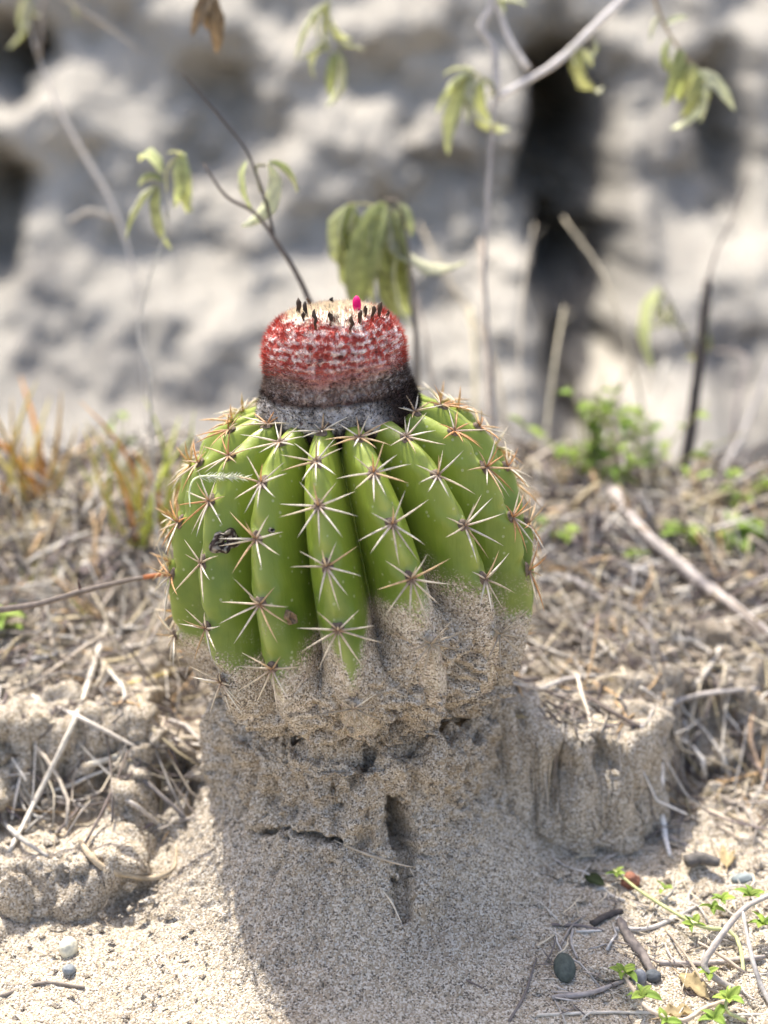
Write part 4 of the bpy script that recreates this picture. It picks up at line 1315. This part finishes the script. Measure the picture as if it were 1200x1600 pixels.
for pts, r, c, lab in STICKS:
    P = gp(pts, r * 0.8 if r < 0.004 else r + 0.006)
    if len(P) > 2 and 0.0014 < r < 0.004 and pts[0][1] < 1300:      # spans hollows: the middle stands clear of the ground
        P = [p if k in (0, len(P) - 1) else p + (CAM - p) / np.linalg.norm(CAM - p) * 0.009 for k, p in enumerate(P)]
    lay_thing('dry_stick', P, [r, r * 1.02, r * 0.95, r * 0.7], c, lab, 'stick', 'fallen sticks on the ground')

# white forked stick leaning on the right bank
P = gp([(1040, 1116), (1030, 1200), (1036, 1300), (1046, 1346)], 0.004)
e = empty('forked_stick', P[-1]); tag(e, 'whitish forked stick leaning upright against the right bank', 'stick')
part_tube('shaft', e, P, [0.0024, 0.0030, 0.0024, 0.0012], (0.70, 0.66, 0.60), 8)
Q = gp([(1032, 1210), (1010, 1180), (1000, 1140)], 0.003)
part_tube('fork', e, Q, [0.0016, 0.0012, 0.0008], (0.62, 0.57, 0.52))

# roots hanging in the soil
lay_thing('exposed_root', gp([(125, 1320), (142, 1345), (166, 1368), (200, 1378), (240, 1378), (272, 1362), (276, 1330)], 0.0025), [0.0017, 0.0022, 0.0022, 0.0018, 0.0014, 0.0009], (0.62, 0.50, 0.34), 'looping tan root exposed along the small left ledge', 'root')
lay_thing('exposed_root', [col_hit(px, py) + np.array([0, -0.0016, 0.0006]) for px, py in ((522, 1312), (548, 1324), (580, 1336), (612, 1346), (640, 1353), (672, 1354))], [0.0004, 0.0008, 0.0009, 0.0008, 0.0005, 0.0003], (0.55, 0.46, 0.34), 'fine pale root crossing the dark slot in the pedestal', 'root')
lay_thing('exposed_root', [col_hit(px, py) + np.array([0, -0.0016, 0.0004]) for px, py in ((598, 1390), (612, 1408), (620, 1425), (627, 1440))], [0.0004, 0.0007, 0.0006, 0.0003], (0.60, 0.52, 0.40), 'short pale rootlet beside the foot of the dark slot', 'root')
lay_thing('exposed_root', [col_hit(px, py) + np.array([0, -0.0016, 0.0004]) for px, py in ((640, 1355), (652, 1380), (650, 1410), (668, 1440))], [0.0004, 0.0005, 0.0004, 0.0002], (0.50, 0.42, 0.32), 'hair-thin branching rootlet on the leaning slab', 'root')

# ------------------------------------------------------------------ stones and clods
def stone(px, py, size, col, label, cat='pebble', squash=(1, 0.9, 0.75), seed=0, rough=0.06, var=0.12, name=None, rz=0.0, freq=1.2):
    g = ground_hit(px, py)
    nu, nv = 26, 16
    u = np.linspace(0, 2 * math.pi, nu, endpoint=False); v = np.linspace(0.001, math.pi - 0.001, nv)
    Uu, Vv = np.meshgrid(u, v)
    D = np.stack([np.sin(Vv) * np.cos(Uu), np.sin(Vv) * np.sin(Uu), np.cos(Vv)], -1)
    r = 1 + rough * 3 * fbm(D, freq, 3, 0.5, 900 + seed) + (0.25 * fbm(D, 3.0, 3, 0.6, 930 + seed) if cat == 'clod' else 0)
    P = D * r[..., None] * np.array(squash) * size
    c = np.array(col) * (1 + var * 4 * fbm(D, 2.5, 3, 0.6, 950 + seed))[..., None]
    o = link(name or 'pebble', raw_mesh(name or 'pebble', P.reshape(-1, 3), grid_faces(nv, nu, True), M['sand' if cat == 'clod' else 'stone'], cat != 'clod', np.clip(c.reshape(-1, 3), 0.02, 0.9)))
    o.location = (g[0], g[1], g[2] + size * squash[2] * 0.45)
    o.rotation_euler = (random.uniform(-.2, .2), random.uniform(-.2, .2), rz)
    tag(o, label, cat)
    return o

stone(882, 1520, 0.0074, (0.085, 0.10, 0.085), 'dark green oval pebble at the front edge of the shadow', squash=(0.9, 1.45, 0.8), seed=1, rough=0.02)
stone(108, 1490, 0.0066, (0.72, 0.68, 0.52), 'cream white egg-shaped pebble on the left sand', squash=(0.85, 1.0, 1.1), seed=2, rough=0.03)
stone(108, 1520, 0.0042, (0.25, 0.27, 0.275), 'small blue grey pebble in front of the cream pebble', seed=3)
stone(985, 1384, 0.0060, (0.30, 0.13, 0.08), 'reddish brown angular stone right of the shadow', squash=(1, .9, 1.05), seed=4, rough=0.13)
stone(1160, 1376, 0.0056, (0.24, 0.27, 0.265), 'blue grey flat pebble next to the dark wood', squash=(1.4, 0.8, 0.5), seed=5)
stone(1020, 1530, 0.0050, (0.10, 0.11, 0.12), 'dark rounded pebble of the pair at the gnarled stick', seed=6)
stone(998, 1534, 0.0050, (0.22, 0.23, 0.25), 'lighter grey pebble of the pair at the gnarled stick', squash=(.9, .9, 1.1), seed=7)
stone(30, 1432, 0.017, (0.40, 0.35, 0.27), 'broken tan clod of earth standing on the left sand', 'clod', (0.75, 0.6, 1.25), 8, 0.14, 0.06, 'clod')
stone(810, 1210, 0.0034, (0.70, 0.70, 0.70), 'tiny white pebble stuck in the shaded bank', seed=9)
stone(804, 1280, 0.0034, (0.55, 0.30, 0.17), 'tiny orange brown stone on the shaded sand', seed=10, squash=(1.3, 0.8, 0.6))
stone(938, 1322, 0.0085, (0.55, 0.50, 0.42), 'pale flat clod just outside the shadow by the bank', 'clod', (1.4, 0.9, 0.6), 11, 0.12, 0.06, 'clod')
stone(905, 1330, 0.0065, (0.50, 0.45, 0.38), 'smaller pale clod beside the flat one', 'clod', (1.2, 0.9, 0.6), 12, 0.12, 0.06, 'clod')
stone(955, 1520, 0.0100, (0.58, 0.52, 0.42), 'low sandy lump behind the dark oval pebble', 'clod', (1.5, 1.0, 0.5), 13, 0.1, 0.06, 'clod')
stone(1075, 1440, 0.0040, (0.30, 0.29, 0.28), 'small grey pebble among the creeping stems', seed=14)
stone(310, 1215, 0.0055, (0.62, 0.50, 0.36), 'peach lump of earth at the lip of the hollow', 'clod', (1.3, .7, .7), 15, 0.15, 0.05, 'clod')

# ------------------------------------------------------------------ caught seed fluff on the left ribs
def fluff():
    c = hit(345, 742, Renv); w3 = np.array(MW @ Vector(c + np.array([0, 0, HB])))
    dep = float(np.dot(w3 - CAM, [0, math.cos(PITCH), -math.sin(PITCH)])) - 0.012
    base = at(345, 746, dep)
    e = empty('seed_head', base); tag(e, 'white feathery grass seed head caught on the left spines', 'seed head')
    part_tube('stalk', e, [at(297, 792, dep), at(296, 768, dep), at(302, 750, dep), at(318, 744, dep), at(345, 745, dep), at(388, 748, dep)], [0.0004, 0.0005, 0.0006, 0.0006, 0.0005, 0.0003], (0.72, 0.76, 0.5), 5, 'straw')
    B = Bag()
    for k in range(90):
        t = random.random()
        px = 308 + 80 * t
        p = at(px, 746 + random.uniform(-1.5, 1.5), dep)
        q = at(px + random.uniform(4, 14), 746 + random.uniform(-9, 8), dep + random.uniform(-.003, .003))
        V, F = tube([p - base, (p + q) / 2 - base, q - base], [0.00022, 0.00025, 0.00008], 3)
        B.add(V, F, (0.82, 0.82, 0.66))
    o = link('bristle_hairs', raw_mesh('bristle_hairs', np.array(B.V), B.F, M['straw'], True, np.array(B.C)), e)
    o['kind'] = 'stuff'
fluff()

# ------------------------------------------------------------------ creeping plant, front right
def creeper():
    b = ground_hit(1165, 1560)
    e = empty('creeping_plant', b); tag(e, 'creeping plant with bare tan stems and small bright green leaf tufts', 'plant')
    GC, TC = (0.50, 0.52, 0.24), (0.50, 0.40, 0.30)
    for pts, r, c in (
        ([((958, 1362), .010), ((1000, 1395), .012), ((1048, 1425), .013), ((1095, 1450), .014), ((1150, 1468), .008), ((1165, 1560), .0)], 0.0011, GC),
        ([((1205, 1400), .05), ((1160, 1425), .05), ((1118, 1478), .035), ((1102, 1520), .02), ((1165, 1560), .0)], 0.0021, (0.48, 0.42, 0.36)),
        ([((972, 1522), .014), ((990, 1552), .014), ((1015, 1582), .012), ((1065, 1597), .008), ((1105, 1578), .006), ((1165, 1560), .0)], 0.0014, TC),
        ([((1160, 1428), .05), ((1175, 1500), .03), ((1190, 1545), .012), ((1215, 1590), .0)], 0.0015, (0.60, 0.55, 0.49)),
        ([((1040, 1455), .006), ((1075, 1500), .008), ((1110, 1550), .008), ((1165, 1560), .0)], 0.0009, TC),
        ([((1090, 1475), .018), ((1130, 1500), .012), ((1185, 1540), .0)], 0.0010, TC),
        ([((1140, 1545), .02), ((1135, 1580), .01), ((1165, 1600), .0)], 0.0009, GC)):
        P = []
        for (px, py), off in pts:
            P.append(ground_hit(px, py, 0.001) + (CAM - ground_hit(px, py)) / np.linalg.norm(CAM - ground_hit(px, py)) * off)
        part_tube('stem', e, P, [r * 0.7, r, r * 1.1, r], c, 6)
    for (px, py, off, n, L) in ((962, 1366, .011, 4, .0075), (1038, 1392, .012, 4, .008), (1083, 1446, .014, 5, .0095), (1112, 1420, .02, 4, .009), (1172, 1402, .045, 6, .0095), (1193, 1446, .04, 5, .0125), (974, 1522, .015, 6, .0105),
                                (1004, 1556, .013, 5, .0110), (1106, 1522, .02, 4, .0085), (1140, 1562, .016, 6, .0095), (1118, 1594, .01, 4, .011), (1040, 1598, .01, 3, .009), (1128, 1408, .03, 5, .009)):
        g = ground_hit(px, py); p = g + (CAM - g) / np.linalg.norm(CAM - g) * off
        a0 = random.random() * 6.28
        for k in range(n):
            a = a0 + k * 2.4
            add_leaf(e, p, (math.cos(a), math.sin(a) * 0.8, random.uniform(0.3, 1.0)), L * random.uniform(0.75, 1.15), random.uniform(-.5, .5), GREENL)
creeper()

def dry_leaf_on(px, py, L, ang, label):
    g = ground_hit(px, py, 0.003)
    e = empty('dry_leaf', g); tag(e, label, 'leaf')
    add_leaf(e, g, (math.cos(ang), math.sin(ang), 0.15), L, random.uniform(-.4, .4), DRYL[1:], 'blade')
    part_tube('leaf_stalk', e, [g, g - 0.3 * L * np.array([math.cos(ang), math.sin(ang), -0.02])], [0.0005, 0.0004], (0.4, 0.3, 0.18), 5)
dry_leaf_on(1135, 1362, 0.028, 1.3, 'pale tan dry leaf above the blue grey flat pebble')
dry_leaf_on(1062, 1530, 0.026, -1.1, 'broad straw coloured dry leaf under the creeping plant')
dry_leaf_on(1030, 1598, 0.024, 0.3, 'curled dry leaf at the very front of the creeping plant')
dry_leaf_on(1165, 1110, 0.022, 0.2, 'golden dry leaf on the right bank top')
dry_leaf_on(800, 1140, 0.01, 0.2, 'tiny dry leaf at the foot of the pedestal')
g = ground_hit(915, 1372, 0.002)
e = empty('fallen_leaf', g); tag(e, 'small dull green leaf lying flat in the cactus shadow', 'leaf')
add_leaf(e, g, (0.6, -0.6, 0.05), 0.015, 0.2, [leaf_mesh('blade', 0.3, 0.2, 0.1, 0.05, (0.09, 0.11, 0.05), (0.12, 0.13, 0.07), 0.6)], 'blade')

# ------------------------------------------------------------------ grass tufts on the left terrace
BLADES = []
for v, c in enumerate(((0.64, 0.42, 0.12), (0.64, 0.54, 0.17), (0.48, 0.52, 0.10), (0.66, 0.56, 0.34), (0.60, 0.27, 0.05), (0.70, 0.62, 0.44))):
    t = np.linspace(0, 1, 7)
    bend = 0.15 + 0.12 * v
    pts = np.stack([bend * t ** 2, 0.05 * np.sin(3 * t + v), t * (1 - 0.35 * bend * t)], -1)
    V, F = tube(pts, 0.017 * np.array([0.8, 1, 1, 0.9, 0.75, 0.5, 0.08]), 4)
    BLADES.append(raw_mesh('blade', V, F, M['straw'], True, np.array([c] * len(V))))

def tuft(px, py, n, hgt, picks, label, spread=0.02, group='dry grass tufts on the terrace'):
    g = ground_hit(px, py, -0.002)
    e = empty('grass_tuft', g); tag(e, label, 'grass tuft', group)
    for k in range(n):
        o = link('blade', BLADES[random.choice(picks)], e)
        s = hgt * random.uniform(0.5, 1.1)
        o.location = (random.gauss(0, spread), random.gauss(0, spread), 0)
        o.rotation_euler = (random.gauss(0, 0.28), random.gauss(0, 0.28), random.uniform(0, 6.28))
        o.scale = (s * 1.0, s * 1.0, s)
tuft(45, 790, 14, 0.13, (0, 4, 1), 'orange upright grass tuft at the left terrace edge', 0.007)
tuft(150, 790, 12, 0.055, (1, 3, 2), 'yellow green grass tuft beside the orange one', 0.015)
tuft(228, 850, 18, 0.12, (0, 2, 4, 1), 'mixed green and orange grass tuft close to the cactus', 0.012)
tuft(190, 770, 12, 0.05, (2, 3, 5), 'low pale grass tuft with a few green blades', 0.015)
tuft(90, 840, 16, 0.05, (3, 5, 1), 'low straw coloured grass tuft in the left litter', 0.02)
tuft(20, 850, 14, 0.06, (3, 5, 0), 'straw grass tuft at the left litter rim, slightly orange', 0.02)
tuft(150, 960, 10, 0.03, (2, 1, 3), 'short greenish grass tuft under the thorny twig', 0.012)
tuft(60, 910, 9, 0.03, (1, 2, 5), 'sparse yellowish grass tuft behind the thorny twig', 0.012)
tuft(740, 700, 14, 0.06, (1, 3, 5), 'yellow dry grass tuft behind the right shoulder of the cactus', 0.02)
tuft(680, 680, 10, 0.06, (3, 5), 'pale dry grass tuft right behind the cactus', 0.015)
tuft(870, 760, 10, 0.05, (3, 5, 0), 'straw tuft between cactus and green weeds', 0.015)
tuft(1180, 700, 12, 0.06, (3, 1, 5), 'dry grass tuft at the right terrace edge', 0.02)
tuft(270, 770, 9, 0.045, (2, 3, 1), 'small green tipped grass tuft close behind the left cactus flank', 0.01)

# ------------------------------------------------------------------ green weeds on the right terrace
def weed(px, py, n_st, hgt, nleaf, label, leafsize=0.009, spread=0.03, meshcol=0):
    g = ground_hit(px, py, -0.002)
    e = empty('weed', g); tag(e, label, 'weed', 'green weeds on the terrace')
    tips = []
    for k in range(n_st):
        d = np.array([random.gauss(0, spread), random.gauss(0, spread), hgt * random.uniform(0.6, 1.1)])
        pts = [g, g + d * np.array([0.3, 0.3, 0.5]), g + d]
        part_tube('stem', e, pts, [0.0011, 0.0009, 0.0005], (0.36, 0.34, 0.16), 5, 'bark', 0.1, 3)
        tips.append((pts[1], pts[2]))
    for k in range(nleaf):
        a, b = random.choice(tips)
        p = a + (b - a) * random.uniform(-0.3, 1.0)
        th = random.random() * 6.28
        add_leaf(e, p, (math.cos(th), math.sin(th), random.uniform(0.0, 0.9)), leafsize * random.uniform(1.1, 2.4), random.uniform(-.6, .6), GREENL)
weed(915, 760, 9, 0.10, 60, 'leafy bright green weed between cactus and dark stem')
weed(960, 775, 7, 0.07, 36, 'low bright green weed at the foot of the pale stick')
weed(1010, 775, 8, 0.10, 36, 'taller sparse green weed in front of the dark upright stem')
weed(1060, 740, 5, 0.09, 20, 'single yellow green weed behind the dark upright stem')
weed(1135, 865, 7, 0.03, 30, 'spreading fresh green weed at the right litter edge', 0.012, 0.03)
weed(1150, 800, 6, 0.05, 24, 'small green weed under the leaning grey branch')
weed(880, 850, 4, 0.02, 10, 'tiny green weed right beside the cactus flank', 0.008, 0.012)
weed(985, 890, 3, 0.02, 8, 'tiny green weed next to the fallen branch', 0.007, 0.012)
weed(5, 1000, 3, 0.025, 7, 'single green sprout in the left litter', 0.012, 0.012)
weed(195, 720, 3, 0.05, 8, 'little green sprout at the left terrace edge', 0.009, 0.012)

# ------------------------------------------------------------------ litter: individual twigs, then fine debris
PALETTE = [(0.62, 0.57, 0.49), (0.50, 0.46, 0.41), (0.40, 0.35, 0.30), (0.66, 0.57, 0.42), (0.28, 0.24, 0.21), (0.56, 0.48, 0.38), (0.70, 0.65, 0.57)]
TONE = ['cream', 'pale grey', 'grey brown', 'straw yellow', 'dark brown', 'tan', 'whitish']
TWIGS = []
for v in range(10):
    n = 6
    t = np.linspace(-0.5, 0.5, n)
    P = np.stack([t, 0.05 * np.sin(5 * t + v) + 0.05 * RNG.normal(size=n) * 0.5, 0.015 * RNG.normal(size=n)], -1)
    V, F = tube(P, 0.021 * np.linspace(1.0, 0.55, n) * (1 + 0.15 * RNG.normal(size=n)), 5, 0.2)
    c = np.array(PALETTE[v % len(PALETTE)]) * (0.8 + 0.4 * RNG.random((len(V), 1)))
    TWIGS.append(raw_mesh('dry_twig', V, F, M['bark'], True, c))

def drop_twig(x, y, L, th, W, label, group):
    dx, dy = math.cos(th) * L / 2, math.sin(th) * L / 2
    ts = np.linspace(-1, 1, 9)
    hs = height(x + ts * dx, y + ts * dy)
    sl = np.polyfit(ts, hs, 1)
    sl[0] = np.clip(sl[0], -L * 0.5, L * 0.5)
    lift = np.max(hs - np.polyval(sl, ts)) * 0.45 + 0.0015
    vi = random.randrange(len(TWIGS))
    label = ('long ' if L > 0.07 else 'short ') + TONE[vi % len(PALETTE)] + ' ' + label
    o = link('dry_twig', TWIGS[vi])
    o.location = (x, y, sl[1] + lift)
    o.rotation_euler = (0, -math.atan2(sl[0], L / 2) + random.gauss(0, 0.06), th)
    s = L
    o.scale = (s, W / 0.021, W / 0.021)
    tag(o, label, 'twig', group)

def in_view(x, y):
    return True
cnt = 0
while cnt < 120:
    x, y = random.uniform(-0.44, -0.11), random.uniform(-0.02, 0.40)
    drop_twig(x, y, random.uniform(0.03, 0.11), random.uniform(0, math.pi), random.uniform(0.0009, 0.0021), 'dry twig in the litter left of the cactus', 'litter twigs left of the cactus'); cnt += 1
cnt = 0
while cnt < 130:
    x, y = random.uniform(0.10, 0.46), random.uniform(0.01, 0.45)
    drop_twig(x, y, random.uniform(0.03, 0.12), random.uniform(0, math.pi), random.uniform(0.0009, 0.0024), 'dry twig in the litter right of the cactus', 'litter twigs right of the cactus'); cnt += 1
for k in range(22):
    x, y = random.uniform(0.13, 0.30), random.uniform(-0.19, -0.02)
    drop_twig(x, y, random.uniform(0.015, 0.05), random.uniform(0, math.pi), random.uniform(0.0006, 0.0011), 'thin twig on the bright sand around the creeping plant', 'slender twigs on the front sand')

def fine_litter():
    B = Bag()
    def strand(x, y, L, W, up, col):
        th = random.uniform(0, 6.28)
        c, s = math.cos(th), math.sin(th)
        bend = random.gauss(0, 0.35)
        pts = []
        for t in (-0.5, -0.15, 0.2, 0.5):
            u = t * L; v = bend * L * (t * t - 0.1)
            px, py = x + c * u - s * v, y + s * u + c * v
            pts.append([px, py, 0])
        pts = np.array(pts)
        hh = height(pts[:, 0], pts[:, 1])
        z = 0.45 * hh + 0.55 * np.linspace(hh[0], hh[-1], 4)
        z = np.maximum(z, hh - 0.001) + 0.0008 + random.random() * 0.004 + up * np.array([0, .4, .8, 1.0])
        pts[:, 2] = z
        V, F = tube(pts, W * np.array([0.8, 1, 0.9, 0.4]), 3)
        B.add(V, F, col)
    for k in range(6500):
        left = random.random() < 0.5
        x = random.uniform(-0.47, -0.10) if left else random.uniform(0.09, 0.50)
        y = random.uniform(-0.03, 0.58) if left else random.uniform(0.0, 0.58)
        col = random.choice(PALETTE + [(0.66, 0.56, 0.36), (0.58, 0.40, 0.22), (0.20, 0.16, 0.14), (0.13, 0.105, 0.095), (0.26, 0.21, 0.20), (0.17, 0.14, 0.13)])
        f = 0.55 + 0.5 * random.random()
        strand(x, y, random.uniform(0.012, 0.07), random.uniform(0.0004, 0.0013) * (1 + 0.9 * (y > 0.2)), random.choice((0, 0, 0, 0.006, 0.014, 0.03)) * (y > 0.06), tuple(min(0.8, c * f) for c in col))
    for k in range(1200):
        x = random.uniform(-0.14, 0.14); y = random.uniform(0.12, 0.58)
        strand(x, y, random.uniform(0.015, 0.06), random.uniform(0.0005, 0.0013), random.choice((0, 0, 0.01, 0.03)), random.choice(PALETTE))
    for k in range(260):
        x = random.uniform(0.12, 0.34); y = random.uniform(-0.2, 0.0)
        strand(x, y, random.uniform(0.006, 0.022), random.uniform(0.0003, 0.0007), 0, random.choice(PALETTE[:4] + [(0.2, 0.17, 0.15)]))
    for k in range(70):
        x = random.uniform(-0.3, 0.13); y = random.uniform(-0.2, -0.05)
        strand(x, y, random.uniform(0.006, 0.02), random.uniform(0.0002, 0.0005), 0, (0.3, 0.25, 0.2))
    o = link('plant_litter', raw_mesh('plant_litter', np.array(B.V), B.F, M['straw'], True, np.array(B.C)))
    tag(o, 'matted straw and broken stems covering the terrace around the cactus', 'litter', kind='stuff')
fine_litter()

def crumbs():
    """loose soil crumbs and leaf bits"""
    base = np.array([[1, 0, 0], [-1, 0, 0], [0, 1, 0], [0, -1, 0], [0, 0, 1], [0, 0, -1]], float)
    f8 = np.array([[0, 2, 4], [2, 1, 4], [1, 3, 4], [3, 0, 4], [2, 0, 5], [1, 2, 5], [3, 1, 5], [0, 3, 5]])
    s = np.random.default_rng(5)
    n = 5200
    zone = s.random(n)
    x = np.where(zone < 0.40, s.uniform(-0.42, -0.10, n), np.where(zone < 0.8, s.uniform(0.10, 0.45, n), s.uniform(-0.25, 0.32, n)))
    y = np.where(zone < 0.8, s.uniform(-0.10, 0.40, n), s.uniform(-0.2, -0.06, n))
    z = height(x, y)
    size = 0.0008 + 0.0036 * s.random(n) ** 3
    size = np.where(zone < 0.8, size, size * 0.55)
    V = base[None] * (0.6 + 0.8 * s.random((n, 6, 1))) * size[:, None, None] + s.normal(size=(n, 6, 3)) * size[:, None, None] * 0.25
    V = V * np.array([1.2, 1, 0.7]) + np.stack([x, y, z + size * 0.4], -1)[:, None, :]
    F = (np.arange(n)[:, None, None] * 6 + f8[None]).reshape(-1, 3)
    o = link('soil_crumbs', raw_mesh('soil_crumbs', V.reshape(-1, 3), F, M['sand'], False))
    tag(o, 'loose crumbs of sandy soil scattered over the ground', 'soil', kind='stuff')
crumbs()
print('OBJECTS', len(bpy.data.objects))
